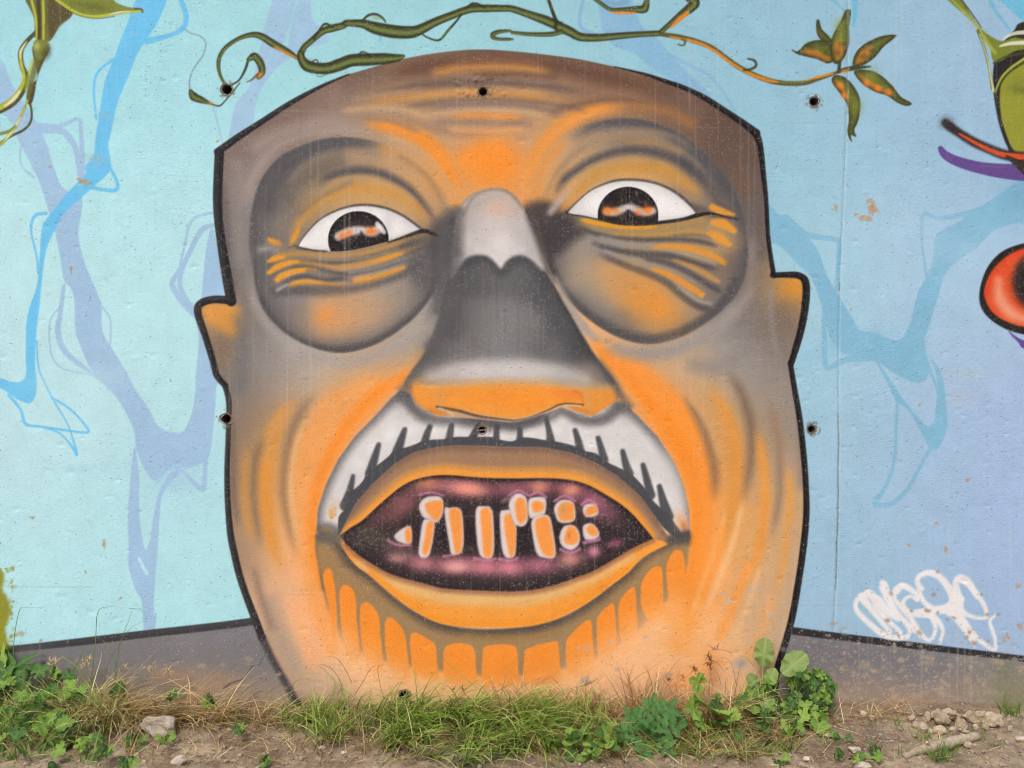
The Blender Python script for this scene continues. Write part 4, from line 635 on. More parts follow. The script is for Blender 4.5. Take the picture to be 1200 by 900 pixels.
    poly(XY('1192 75, 1180 85, 1172 105, 1173 135, 1180 160, 1188 176, 1200 180, 1285 185, 1300 100, 1280 45, 1215 58'), (152, 156, 50), 1.2, 1); blob(1195, 105, 12, 5, 10, (96, 98, 40), .7, 2, None, .5); blob(1196, 98, 14, 12, 0, (132, 138, 46), .6, 2)
    line(XY('1166 112, 1172 97, 1182 84, 1200 72, 1220 64'), [3, 4, 5, 5, 5], (70, 72, 30), 1, .95); line(XY('1166 108, 1173 92, 1184 80, 1200 69'), [1.5, 2.5, 3, 3], (176, 186, 76), .9, .9)
    poly(XY('1108 -4, 1122 10, 1138 24, 1148 34, 1152 45, 1160 55, 1164 72, 1176 70, 1185 62, 1200 58, 1215 62, 1215 40, 1200 45, 1188 44, 1175 48, 1164 44, 1150 34, 1138 18, 1124 -4'), (124, 136, 50), 1.1, 1); line(XY('1112 -4, 1128 12, 1146 32, 1156 48, 1166 62'), [2, 3, 3, 4, 4], (168, 180, 72), 1.2, .85); line(XY('1124 -4, 1136 12, 1150 32'), [2, 2, 1], (60, 66, 34), .9, .9)
    line(XY('1146 36, 1154 58, 1160 85, 1163 104'), [4, 3, 3, 4], (110, 116, 48), 1, .95); line(XY('1148 40, 1156 65, 1162 95, 1164 106'), [1, 1.2, 2, 3], (226, 230, 180), .9, .85); line(XY('1172 54, 1184 51, 1200 50'), [2, 4, 5], (236, 238, 220), 1.3, .9); line(XY('1176 46, 1186 40, 1200 38, 1215 40'), [2, 4, 5, 6], (220, 226, 200), 1, .9); line(XY('1164 74, 1180 66, 1200 62'), [2, 3, 4], (70, 74, 34), 1, .8)
    rec(24)
    line(XY('1108 144, 1114 149, 1124 156, 1140 166, 1160 175, 1180 182, 1215 186'), [9, 11, 10, 11, 11, 12, 14], (44, 34, 34), 2.5, .95, None, .3); blob(1109, 144, 8, 7, 0, (50, 46, 50), .6); line(XY('1124 157, 1140 166, 1160 176, 1180 182, 1215 185'), [2, 4, 5, 6, 8], (222, 84, 40), 1.2, .95)
    rec(25)
    line(XY('1102 174, 1108 182, 1124 190, 1150 197, 1180 201, 1215 203'), [6, 10, 12, 14, 18, 22], (102, 74, 144), 1, .98, None, .05); rec(23)
    poly(XY('1178 182, 1200 192, 1215 215, 1198 203'), (52, 44, 34), 1, .9)
    rec(25)
    poly(XY('1182 388, 1205 400, 1260 395, 1260 410, 1205 410, 1192 400'), (102, 74, 150), 1, 1)
    rec(26)
    EY = XY('1215 284, 1196 286, 1174 295, 1158 312, 1149 335, 1148 355, 1156 370, 1175 384, 1200 392, 1240 396, 1290 380, 1310 340, 1290 300, 1250 284'); poly(EY, (36, 33, 33), 1.2, 1)
    poly(XY('1215 290, 1196 293, 1178 302, 1163 318, 1154 337, 1155 352, 1164 367, 1182 378, 1205 384, 1240 388, 1280 376, 1302 340, 1285 305, 1250 290'), (228, 84, 40), 1.3, 1); line(XY('1170 328, 1172 350, 1184 366, 1200 374'), [6, 14, 14, 10], (242, 172, 144), 7, .8); line(XY('1200 293, 1180 303, 1162 322, 1156 345'), 5, (226, 70, 30), 3, .7)
    blob(1214, 330, 29, 34, 0, (40, 36, 36), 1, 9)
    rec(27)
    # ---- white tag, scrawled over the blue -------------------------------------
    T = lambda s, w, soft=1.8, a=.96: line(Q(900,675,s), np.array(w) * .76, (244, 241, 240), soft, a, None, .2)
    T('470 80, 420 110, 412 150, 440 190, 490 235, 540 275, 600 290, 650 285, 665 260, 650 235', [10, 8, 7, 8, 9, 10, 9, 7, 6, 4]); T('470 80, 520 120, 560 165, 610 205', [12, 14, 12, 6]); T('440 100, 480 150, 520 200, 570 260', [14, 10, 8, 8]); T('490 90, 510 150, 570 215, 620 265', [8, 8, 8, 8])
    T('535 30, 545 60, 565 110, 600 170, 660 230, 720 280', [8, 14, 12, 10, 8, 9]); T('545 40, 560 90, 590 150', [10, 8, 6])
    T('600 75, 630 45, 690 80, 700 110, 670 95, 640 110, 635 140, 670 175, 740 185', [9, 10, 8, 7, 5, 6, 7, 8, 8]); T('600 60, 590 90, 610 130, 660 185, 690 230, 720 275, 750 300, 775 285, 785 240, 765 190, 740 165', [8, 7, 8, 9, 8, 7, 6, 6, 6, 8, 10])
    T('720 60, 700 30, 710 0, 760 -15, 810 10, 850 60, 865 110, 840 150, 790 160, 740 130, 715 90, 705 50', [8, 8, 7, 10, 10, 12, 12, 10, 10, 8, 7, 7]); T('760 180, 800 215, 820 260, 805 310', [12, 8, 6, 5]); T('690 170, 770 160, 850 150, 900 110', [8, 10, 16, 14])
    T('890 140, 885 80, 880 30, 900 5, 935 20, 970 70, 1010 130, 1025 175, 1020 195, 980 195, 930 180, 890 150, 850 170', [18, 14, 9, 8, 8, 8, 7, 6, 5, 5, 7, 12, 12]); T('900 20, 940 40, 980 100', [8, 9, 6])
    T('860 170, 900 220, 940 280, 970 330', [10, 9, 7, 4]); T('900 180, 940 240, 990 300, 1060 345, 1065 300, 1050 250, 1040 210, 1065 185', [8, 7, 7, 6, 5, 6, 5, 4]); T('870 160, 930 230, 960 300', [12, 8, 8])
    rec(0)
    # ---- wall joint, knocks, spatter -----------------------------------------
    jx = [(993 - (y + 10) * .0215 + 2.0 * math.sin(y * .013) + rng.uniform(-.4, .4), y) for y in range(-560, 745, 9)]
    line(jx, 1.0, (120, 138, 146), .9, .4, None, .9, False); line([(x + 1.8, y) for x, y in jx], 1.0, (196, 220, 230), .8, .4, None, .8, False)
    for a, b in ((330, 345), (480, 700)): line([p for p in jx if a < p[1] < b], 1.6, (96, 96, 90), .8, .5, None, .8, False)
    for x0, x1, y in ((905, 990, 708), (900, 1000, 143), (318, 470, 130), (320, 372, 696), (334, 400, 778), (0, 110, 687)): line([(x0, y), ((x0 + x1) / 2, y + .8), (x1, y + 1)], .9, (170, 160, 150), .7, .35, None, .6)
    line(XY('257 814, 262 807, 272 800, 284 796, 290 789, 297 780'), [3, 2, 2, 1.5, 1.2, 1], (84, 74, 66), .9, .8); line(XY('303 780, 309 770, 311 766'), 1, (90, 88, 92), .8, .7)
    CON = (190, 158, 126)
    for x, y, rx, ry in ((1022, 246, 8, 6), (1016, 256, 9, 4), (1020, 238, 4, 5), (1003, 252, 4, 2), (980, 243, 4, 4), (98, 212, 9, 3), (104, 215, 6, 2), (82, 317, 3, 4), (59, 195, 2, 2), (255, 165, 2, 2), (997, 363, 2, 2), (1134, 562, 4, 3), (1065, 638, 3, 2), (1109, 645, 3, 4), (1099, 670, 2.5, 3), (1096, 613, 3, 2), (1077, 474, 3, 1.5), (977, 732, 4, 3), (122, 636, 3, 3), (38, 607, 3, 3), (123, 640, 2, 4), (100, 671, 2, 2), (141, 701, 3, 2), (1180, 747, 5, 4), (1195, 733, 4, 4), (1193, 687, 3, 4), (958, 833, 4, 3)):
        for k in range(5): blob(x + rng.normal(0, rx * .4), y + rng.normal(0, ry * .4), rx * rng.uniform(.3, .6), ry * rng.uniform(.3, .7), rng.uniform(-40, 40), CON, .75, 4, None, .5)
    blob(1126, 465, 14, 9, 0, (176, 190, 206), .6); blob(1130, 438, 26, 8, 0, (176, 200, 206), .5)
    for x, y in ((1053, 745), (1040, 727), (1068, 716), (1088, 716), (1094, 697), (1099, 718), (1118, 724), (1136, 741), (1141, 754), (1085, 715), (1110, 726), (1157, 720), (1170, 720), (1048, 757), (1150, 697)):
        blob(x, y, rng.uniform(1.5, 4), rng.uniform(1.5, 3), rng.uniform(-40, 40), (172, 152, 132), .85, 4, None, .3)
    for k in range(2600):     # mud and stone spatter near the foot, thicker to the right
        x = rng.uniform(-250, 1450); y = 842 - abs(rng.normal(0, 42)); 
        if 340 < x < 900: continue
        if x < 340 and rng.rand() < .55: continue
        s = abs(rng.normal(0, 1.3)) + .4
        blob(x, y, s * rng.uniform(1, 1.8), s, rng.uniform(-30, 30), (176 + rng.uniform(-12, 14), 158, 136), rng.uniform(.4, .95), 3, None, .3)
    for k in range(1500): x = rng.uniform(920, 1330); y = rng.uniform(735, 835); blob(x, y, rng.uniform(.6, 1.5), rng.uniform(.6, 1.2), 0, (186, 174, 158), rng.uniform(.3, .8), 3, None, .3)
    for k in range(46): blob(rng.uniform(1080, 1330), rng.uniform(770, 820), rng.uniform(3, 9), rng.uniform(2, 4.5), rng.uniform(-20, 20), (178, 160, 136), rng.uniform(.3, .7), 3, None, .5)
    blob(1190, 815, 30, 22, 0, (128, 130, 92), .5, 2, None, .6); blob(1175, 790, 14, 20, 0, (120, 128, 90), .35, 2, None, .6)
    for k in range(420):    # earth splashed up on the foot of the wall
        x = rng.uniform(-300, 1500); blob(x, 846 - abs(rng.normal(0, 9)), rng.uniform(3, 14), rng.uniform(1.5, 5), 0, (128 + rng.uniform(-14, 20), 106, 84), rng.uniform(.3, .75), 2.4, None, .4)
    # dirt halos of the formwork holes
    for x, y in HOLES:
        for k in range(26):
            t = rng.uniform(0, 6.28); r = 7.5 + abs(rng.normal(0, 2.5)); blob(x + r * math.cos(t), y + r * math.sin(t) * .9, rng.uniform(.6, 1.6), rng.uniform(.6, 1.6), 0, (70, 62, 54) if rng.rand() < .5 else (170, 140, 110), rng.uniform(.3, .7), 2)
HOLES = [(566, 107.5), (266, 105), (954, 119), (951, 503), (265, 491), (565, 504), (474, 816)]
paint()
FM = mask(FACE, 1., False)[..., None]      # tone curve over the face: more contrast, greys slightly cooler
LUM = IMG @ np.array([.35, .5, .15], np.float32); LUM = LUM[..., None]
IMG += FM * ((LUM - 142) * .14 + (IMG - LUM) * .04 + np.array([-1., 0., 4.], np.float32) * np.clip(1 - np.abs(IMG[..., :1] - IMG[..., 2:]) / 70, 0, 1))

# =====================================================================
# helpers
# =====================================================================
def lin(c): return tuple(((v / 255.) / 12.92) if v / 255. <= .04045 else (((v / 255.) + .055) / 1.055) ** 2.4 for v in c)
def tag(o, label=None, cat=None, group=None, kind=None):
    for k, v in (('label', label), ('category', cat), ('group', group), ('kind', kind)):
        if v: o[k] = v
    return o
def link(name, me, mat=None, parent=None, smooth=True):
    o = bpy.data.objects.new(name, me); COL.objects.link(o)
    if mat and not me.materials: me.materials.append(mat)
    if parent: o.parent = parent
    return o
def fast_mesh(name, V, F, smooth=True):
    """mesh from numpy arrays; F is (n,4) or (n,3)"""
    me = bpy.data.meshes.new(name); V = np.asarray(V, np.float32); F = np.asarray(F, np.int32); k = F.shape[1]
    me.vertices.add(len(V)); me.vertices.foreach_set('co', V.ravel())
    me.loops.add(F.size); me.loops.foreach_set('vertex_index', F.ravel())
    me.polygons.add(len(F)); me.polygons.foreach_set('loop_start', np.arange(0, F.size, k, dtype=np.int32)); me.polygons.foreach_set('loop_total', np.full(len(F), k, np.int32))
    me.polygons.foreach_set('use_smooth', np.full(len(F), smooth)); me.update(calc_edges=True); return me
def set_col(me, rgb, name='paint'):
    a = me.color_attributes.new(name, 'FLOAT_COLOR', 'POINT'); c = np.ones((len(rgb), 4), np.float32); c[:, :3] = rgb; a.data.foreach_set('color', c.ravel())
def to_lin(a): a = np.clip(a, 0, 255) / 255.; return np.where(a <= .04045, a / 12.92, ((a + .055) / 1.055) ** 2.4)
def wallpt(u, v, y=0.): return Vector(((u - 600) / S, y, (832 - v) / S))
def at(u, v, y):
    """the point seen at (u, v) that stands y metres off the wall plane"""
    k = (DIST + y) / DIST; return Vector(((u - 600) / S * k, y, EYE + (450 - v) / S * k))
class N:
    """small node-graph helper"""
    def __init__(s, name):
        s.m = bpy.data.materials.new(name); s.m.use_nodes = True; s.t = s.m.node_tree; s.t.nodes.clear()
        s.out = s.t.nodes.new('ShaderNodeOutputMaterial'); s.b = s.t.nodes.new('ShaderNodeBsdfPrincipled'); s.t.links.new(s.b.outputs[0], s.out.inputs[0])
        s.pos = s.t.nodes.new('ShaderNodeNewGeometry').outputs['Position']; s.tc = s.t.nodes.new('ShaderNodeTexCoord').outputs['Object']
    def set(s, sock, v):
        if hasattr(v, 'is_linked') or isinstance(v, bpy.types.NodeSocket): s.t.links.new(v, sock)
        elif isinstance(v, (tuple, list)) and len(v) == 3 and sock.type == 'RGBA': sock.default_value = (*v, 1)
        else: sock.default_value = v
    def n(s, typ, out=0, ins=(), **kw):
        d = s.t.nodes.new(typ)
        for k, v in kw.items(): setattr(d, k, v)
        for k, v in dict(ins).items(): s.set(d.inputs[k], v)
        return d.outputs[out]
    def math(s, op, a, b=0., c=0.): return s.n('ShaderNodeMath', 0, {0: a, 1: b, 2: c}, operation=op)
    def scale(s, v, sc): return s.n('ShaderNodeVectorMath', 0, {0: v, 1: sc}, operation='MULTIPLY')
    def noise(s, v, sc, det=4, rough=.55, out=0): return s.n('ShaderNodeTexNoise', out, {'Vector': v, 'Scale': sc, 'Detail': det, 'Roughness': rough})
    def ramp(s, x, a, b, c=0., d=1.): return s.n('ShaderNodeMapRange', 0, {0: x, 1: a, 2: b, 3: c, 4: d})
    def mix(s, f, a, b, mode='MIX'):
        d = s.t.nodes.new('ShaderNodeMix'); d.data_type = 'RGBA'; d.blend_type = mode
        s.set(d.inputs[0], f); s.set(d.inputs[6], a); s.set(d.inputs[7], b); return d.outputs[2]
    def bump(s, h, dist, strength=1., nrm=None):
        ins = {'Height': h, 'Distance': dist, 'Strength': strength}
        if nrm is not None: ins['Normal'] = nrm
        return s.n('ShaderNodeBump', 0, ins)
    def done(s, col, rough=.8, nrm=None, spec=.3):
        s.set(s.b.inputs['Base Color'], col); s.set(s.b.inputs['Roughness'], rough); s.set(s.b.inputs['Specular IOR Level'], spec)
        if nrm is not None: s.set(s.b.inputs['Normal'], nrm)
        return s.m

# =====================================================================
# materials
# =====================================================================
def wall_material():
    g = N('painted_concrete'); base = g.n('ShaderNodeAttribute', 0, attribute_name='paint')
    p = g.pos
    mott = g.ramp(g.noise(p, 9, 5, .6), .3, .7, .95, 1.05); fine = g.math('MULTIPLY', g.ramp(g.noise(p, 240, 3, .75), .25, .75, .88, 1.11), g.ramp(g.noise(p, 70, 3, .7), .3, .7, .955, 1.04))
    c = g.mix(1., base, g.n('ShaderNodeCombineColor', 0, {0: g.math('MULTIPLY', mott, fine), 1: g.math('MULTIPLY', mott, fine), 2: g.math('MULTIPLY', mott, fine)}), 'MULTIPLY')
    # rain runs: narrow vertical washes, paler
    runs = g.noise(g.scale(p, (52, 1, 1.2)), 1.0, 4, .6); area = g.noise(p, .9, 2, .5)
    c = g.mix(g.math('MULTIPLY', g.ramp(runs, .56, .78, 0, .24), g.ramp(area, .42, .62)), c, lin((214, 206, 194)))
    # form-board grain, very faint
    brd = g.noise(g.scale(p, (3, 1, 60)), 1., 3, .6); c = g.mix(g.ramp(brd, .62, .8, 0, .10), c, lin((205, 200, 192)))
    # pale specks where sand grains stand through the paint, and dark pin holes
    def specks(sc, thr, keep, seed):
        q = g.n('ShaderNodeVectorMath', 0, {0: p, 1: (seed, seed * 1.7, seed * .6)}, operation='ADD')
        v = g.t.nodes.new('ShaderNodeTexVoronoi'); v.inputs['Scale'].default_value = sc; g.t.links.new(q, v.inputs['Vector'])
        r = g.n('ShaderNodeSeparateColor', 0, {0: v.outputs['Color']})
        return g.math('MULTIPLY', g.ramp(v.outputs['Distance'], thr, thr * .6), g.math('GREATER_THAN', r, keep))
    pale = g.math('MULTIPLY', specks(150, .32, .70, 3.), g.ramp(g.noise(p, 5, 3), .38, .6)); pale2 = specks(380, .36, .84, 8.)
    pits = specks(46, .13, .74, 5.); pits2 = specks(110, .2, .86, 6.); grit = specks(24, .09, .88, 9.)
    c = g.mix(g.math('MULTIPLY', pale, .62), c, lin((208, 196, 182))); c = g.mix(g.math('MULTIPLY', pale2, .22), c, lin((212, 202, 190)))
    c = g.mix(g.math('MULTIPLY', pits, .75), c, lin((96, 84, 72))); c = g.mix(g.math('MULTIPLY', pits2, .55), c, lin((104, 92, 80))); c = g.mix(g.math('MULTIPLY', grit, .7), c, lin((186, 150, 116)))
    h = g.math('ADD', g.math('MULTIPLY', g.noise(p, 150, 4, .65), .8), g.math('MULTIPLY', g.noise(p, 38, 3, .6), .6))
    h = g.math('ADD', h, g.math('MULTIPLY', runs, .25)); h = g.math('SUBTRACT', h, g.math('MULTIPLY', g.math('ADD', pits, pits2), .9)); h = g.math('ADD', h, g.math('MULTIPLY', pale, .35))
    return g.done(c, g.ramp(g.noise(p, 30), .3, .7, .66, .85), g.bump(h, .0042, g.ramp(g.noise(p, 2.3, 4, .6), .35, .68, .4, 1.)), .16)
MW = wall_material()
def concrete_material(name, c0, c1):
    g = N(name); c = g.mix(g.noise(g.pos, 60, 5, .7), lin(c0), lin(c1)); return g.done(c, .9, g.bump(g.noise(g.pos, 160, 5, .7), .003, .8), .2)
MHOLE = concrete_material('chipped_concrete', (66, 58, 50), (160, 136, 112)); MDEEP = concrete_material('dark_concrete', (46, 41, 36), (84, 74, 64))  # MDEEP: darker concrete tone for the holes inside their outer lip
def dirt_material():
    g = N('dry_dirt'); p = g.pos
    c = g.mix(g.ramp(g.noise(p, 2.6, 6, .65), .40, .60), lin((128, 108, 86)), lin((194, 172, 142)))
    c = g.mix(g.ramp(g.noise(p, 22, 6, .7), .48, .68), c, lin((128, 108, 88))); c = g.mix(g.ramp(g.noise(p, 120, 5, .75), .52, .7, 0, .75), c, lin((210, 194, 172))); c = g.mix(g.ramp(g.noise(p, 75, 5, .75), .56, .7, 0, .7), c, lin((98, 82, 66)))
    h = g.math('ADD', g.noise(p, 90, 6, .75), g.math('MULTIPLY', g.noise(p, 300, 4, .7), .5)); return g.done(c, .95, g.bump(h, .012, .9), .15)
MD = dirt_material()
def stone_material(name, a, b, sc=30):
    g = N(name); oi = g.n('ShaderNodeObjectInfo', 5) if False else g.t.nodes.new('ShaderNodeObjectInfo').outputs['Random']
    c = g.mix(g.ramp(g.noise(g.pos, sc, 6, .7), .35, .65), lin(a), lin(b)); c = g.mix(g.ramp(g.noise(g.pos, sc * 6, 4, .7), .5, .7, 0, .6), c, lin([v * .72 for v in a]))
    k = g.ramp(oi, 0, 1, .82, 1.12); c = g.mix(1., c, g.n('ShaderNodeCombineColor', 0, {0: k, 1: k, 2: k}), 'MULTIPLY')
    return g.done(c, .92, g.bump(g.noise(g.pos, sc * 5, 6, .75), .006, .9), .2)
MST = stone_material('pale_stone', (196, 180, 160), (222, 208, 190)); MCL = stone_material('dirt_clod', (178, 158, 130), (206, 186, 158), 40); MPB = stone_material('gravel', (142, 124, 106), (194, 178, 158), 14); MWD = stone_material('weathered_wood', (176, 154, 128), (216, 198, 172), 26)
def blade_material(name):
    g = N(name); c = g.n('ShaderNodeAttribute', 0, attribute_name='tint'); m = g.done(c, .55, None, .35)
    tr = g.t.nodes.new('ShaderNodeBsdfTranslucent'); g.t.links.new(c, tr.inputs[0]); mx = g.t.nodes.new('ShaderNodeMixShader'); mx.inputs[0].default_value = .28
    g.t.links.new(g.b.outputs[0], mx.inputs[1]); g.t.links.new(tr.outputs[0], mx.inputs[2]); g.t.links.new(mx.outputs[0], g.out.inputs[0]); return m
MBL = blade_material('grass_blade')
def leaf_material(name, a, b, vein):
    g = N(name); rnd = g.t.nodes.new('ShaderNodeObjectInfo').outputs['Random']
    c = g.mix(rnd, lin(a), lin(b)); c = g.mix(g.ramp(g.noise(g.tc, 90, 4, .6), .4, .7, 0, .45), c, lin([v * .8 for v in a]))
    sx = g.t.nodes.new('ShaderNodeSeparateXYZ'); g.t.links.new(g.tc, sx.inputs[0]); ax = g.math('ABSOLUTE', sx.outputs[0])
    fr = g.math('FRACT', g.math('MULTIPLY', g.math('SUBTRACT', sx.outputs[1], g.math('MULTIPLY', ax, .8)), 7.)); side = g.ramp(g.math('ABSOLUTE', g.math('SUBTRACT', fr, .5)), .10, .0, 0, .6)
    va = g.math('MAXIMUM', side, g.math('MAXIMUM', g.ramp(ax, .03, .0), g.math('MULTIPLY', g.n('ShaderNodeAttribute', 2, attribute_name='vein'), .5))); c = g.mix(g.math('MULTIPLY', va, .55), c, lin(vein))
    c = g.mix(g.ramp(g.noise(g.pos, 55, 3), .60, .74, 0, .6), c, lin((168, 152, 78)))
    g.done(c, g.ramp(g.noise(g.tc, 60), .3, .7, .42, .62), g.bump(g.math('SUBTRACT', g.noise(g.tc, 110, 3), va), .002, .7), .4)
    tr = g.t.nodes.new('ShaderNodeBsdfTranslucent'); g.t.links.new(c, tr.inputs[0]); mx = g.t.nodes.new('ShaderNodeMixShader'); mx.inputs[0].default_value = .25
    g.t.links.new(g.b.outputs[0], mx.inputs[1]); g.t.links.new(tr.outputs[0], mx.inputs[2]); g.t.links.new(mx.outputs[0], g.out.inputs[0]); return g.m
MLB = leaf_material('bright_leaf', (112, 152, 56), (150, 182, 76), (186, 204, 120)); MLD = leaf_material('deep_leaf', (56, 96, 40), (90, 134, 56), (140, 168, 96)); MLO = leaf_material('dock_leaf', (124, 150, 76), (150, 172, 96), (190, 206, 140)); MLN = leaf_material('blue_green_leaf', (70, 120, 54), (96, 146, 72), (120, 156, 100))

# =====================================================================
# the wall: one sheet of small faces, cut along the painted outlines so that
# each painted part is an object of its own lying in the same surface
# =====================================================================
NAMES = {}
def lab(P, k, over=None):
    M = np.zeros((NH, NW), bool); sl = box(min(p[0] for p in P), min(p[1] for p in P), max(p[0] for p in P), max(p[1] for p in P)); i0, i1, j0, j1 = sl
    M[i0:i1, j0:j1] = inside(P, sl)
    if over is not None: M &= over
    LAB[M & (LAB != K_OUT)] = k
lab(FACE, K_FACE)
k = 100
def sub(P, name, over=None):
    global k
    lab(P, k, over); NAMES[k] = name; k += 1
faceM = (LAB == K_FACE)
sub(spline(EARL) + XY('276 440, 280 400, 278 360'), 'ear', faceM); sub(spline(EARR) + XY('912 420, 905 380'), 'ear', faceM)
sub(SOCKL, 'eye_socket'); sub(SOCKR, 'eye_socket'); sub(EYEL, 'eye_white'); sub(EYER, 'eye_white')
ew = np.isin(LAB, [kk for kk in NAMES if NAMES[kk] == 'eye_white']); sub(IRISL, 'iris', ew); sub(IRISR, 'iris', ew)
sub(NOSE, 'nose'); sub(MUSTALL + XY('790 634, 770 610, 750 582, 725 560, 700 544, 670 531.5, 637 525, 600 524.5, 565 523, 537 522.5, 512 524.5, 485 531, 462 545, 440 565, 417 591, 398 628, 385 640'), 'moustache')
sub(BEARD, 'beard', faceM); sub(UPLIP, 'upper_lip'); sub(LOLIP, 'lower_lip'); sub(MOUTH, 'mouth')
for t in TEETH: sub(t, 'tooth')
for gp in (spline(GROUNDL) + [(-1300, 800), (-1300, 980), (600, 980), (337, 800)], spline(GROUNDR) + [(2500, 900), (2500, 980), (600, 980), (905, 800)]):
    lab(gp, K_BAND, (LAB == 0))

# slight unevenness of the pour, the joint between two panels, pock marks
DEP = (vnoise(170, 21) - .5) * .006 + (vnoise(40, 22) - .5) * .0016
jg = 993 - (GY + 10) * .0215 + 2.0 * np.sin(GY * .013)
DEP += .0022 * np.exp(-((GX[None, :] - jg[:, None]) / 1.3) ** 2) * (GY[:, None] < 745)
pr = np.random.RandomState(5)
for n_ in range(420):
    u, v, r = pr.uniform(-40, 1240), pr.uniform(-40, 820), pr.uniform(1.2, 3.2)
    i0, i1, j0, j1 = box(u - 8, v - 8, u + 8, v + 8); d2 = ((GX[None, j0:j1] - u) / (r * pr.uniform(.8, 1.8))) ** 2 + ((GY[i0:i1, None] - v) / r) ** 2
    DEP[i0:i1, j0:j1] += pr.choice([1, 1, -.7]) * .0022 * np.exp(-d2)
for n_ in range(60):        # scabby patch over the brow hole
    u, v = 566 + pr.normal(0, 16), 100 + pr.normal(0, 8); i0, i1, j0, j1 = box(u - 6, v - 6, u + 6, v + 6)
    DEP[i0:i1, j0:j1] += pr.choice([1, -1]) * .003 * np.exp(-((GX[None, j0:j1] - u) ** 2 + (GY[i0:i1, None] - v) ** 2) / 4.)
HR = [5.2, 6.0, 5.2, 4.6, 5.7, 4.4, 6.0]
for (u, v), r in zip(HOLES, HR):
    d = np.hypot(GX[None, :] - u, GY[:, None] - v); DEP *= np.clip((d - r * 1.5) / 10, 0, 1)
GXm, GYm = np.meshgrid((GX - 600) / S, (832 - GY) / S)
VALL = np.stack([GXm, DEP, GYm], -1).reshape(-1, 3).astype(np.float32)
CALL = (to_lin(IMG) * .86).reshape(-1, 3)
idx = np.arange(NH * NW).reshape(NH, NW)
QALL = np.stack([idx[1:, :-1], idx[1:, 1:], idx[:-1, 1:], idx[:-1, :-1]], -1).reshape(-1, 4)
fx = (GX[:-1] + GX[1:]) / 2; fy = (GY[:-1] + GY[1:]) / 2
keep = np.ones((NH - 1, NW - 1), bool)
for (u, v), r in zip(HOLES, HR): keep &= np.hypot(fx[None, :] - u, fy[:, None] - v) > r
LF = np.where(keep, LAB[:-1, :-1], -1).reshape(-1)
def region(name, key, parent, extra=None):
    F = QALL[LF == key]
    if len(F) == 0: return None
    used, inv = np.unique(F, return_inverse=True); V = VALL[used]; F = inv.reshape(-1, 4); Cc = CALL[used]
    if extra:
        eV, eF = extra; F = np.vstack([F, np.array(eF) + len(V)]); V = np.vstack([V, np.array(eV, np.float32)]); Cc = np.vstack([Cc, np.full((len(eV), 3), .36)])
    me = fast_mesh(name, V, F); set_col(me, Cc); return link(name, me, MW, parent)
x0, x1, z0, z1 = (GX[0] - 600) / S, (GX[-1] - 600) / S, (832 - GY[-1]) / S, (832 - GY[0]) / S
T = .45; y = .0
bodyV = [(x0, y, z0), (x1, y, z0), (x1, y, z1), (x0, y, z1), (x0, T, z0), (x1, T, z0), (x1, T, z1), (x0, T, z1)]
wall = region('concrete_wall', 0, None, (bodyV, [(3, 2, 6, 7), (0, 3, 7, 4), (2, 1, 5, 6), (4, 7, 6, 5)]))
tag(wall, 'concrete wall painted pale blue with a big snarling moustached face', 'wall')
face = region('painted_face', K_FACE, wall)
region('outline', K_OUT, face)
for kk, nm in NAMES.items(): region(nm, kk, face)
region('painted_ground', K_BAND, wall)
for kk, nm, par in PARTS: region(nm, kk, wall)
vine_o = [o for o in wall.children if o.name.startswith('painted_vine')][0]
for kk in K_LEAF: region('painted_leaf', kk, vine_o)

# formwork tie holes
for n_, ((u, v), r) in enumerate(zip(HOLES, HR)):
    bm = bmesh.new(); hr = random.Random(40 + n_); seg = 18; rings = []
    for rr, dy, wob in ((r + 1.9, -.0006, .16), (r + .6, -.0012, .10), (r - .9, .004, .10), (r - 1.2, .014, .05), (r - 1.4, .06, 0)):
        ring = []
        for s_ in range(seg):
            t = s_ / seg * math.tau; q = max(rr * (1 + hr.uniform(-wob, wob)), .5); q = max(q, r + 1.2) if dy == -.0006 else q
            ring.append(bm.verts.new(wallpt(u + q * math.cos(t), v + q * math.sin(t), dy)))
        rings.append(ring)
    for a, b in zip(rings, rings[1:]):
        for s_ in range(seg): bm.faces.new((a[s_], a[(s_ + 1) % seg], b[(s_ + 1) % seg], b[s_]))
    bm.faces.new(rings[-1]); bmesh.ops.recalc_face_normals(bm, faces=bm.faces)
    me = bpy.data.meshes.new('tie_hole'); bm.to_mesh(me); bm.free()
    me.materials.append(MHOLE); me.materials.append(MDEEP)
    for pl in me.polygons:
        pl.material_index = 0 if pl.index < seg * 1 else 1; pl.use_smooth = True
    o = link('tie_hole', me, None, wall)
    # the outer lip carries the paint round it
    if n_ == 5:
        bm = bmesh.new(); bmesh.ops.create_cube(bm, size=1); bmesh.ops.scale(bm, vec=(9.4 / S, .004, 1.5 / S), verts=bm.verts); bmesh.ops.rotate(bm, matrix=Matrix.Rotation(math.radians(-6), 3, 'Y'), verts=bm.verts); bmesh.ops.translate(bm, vec=wallpt(u, v, .004), verts=bm.verts)
        me = bpy.data.meshes.new('cross_bar'); bm.to_mesh(me); bm.free(); link('cross_bar', me, MHOLE, o)

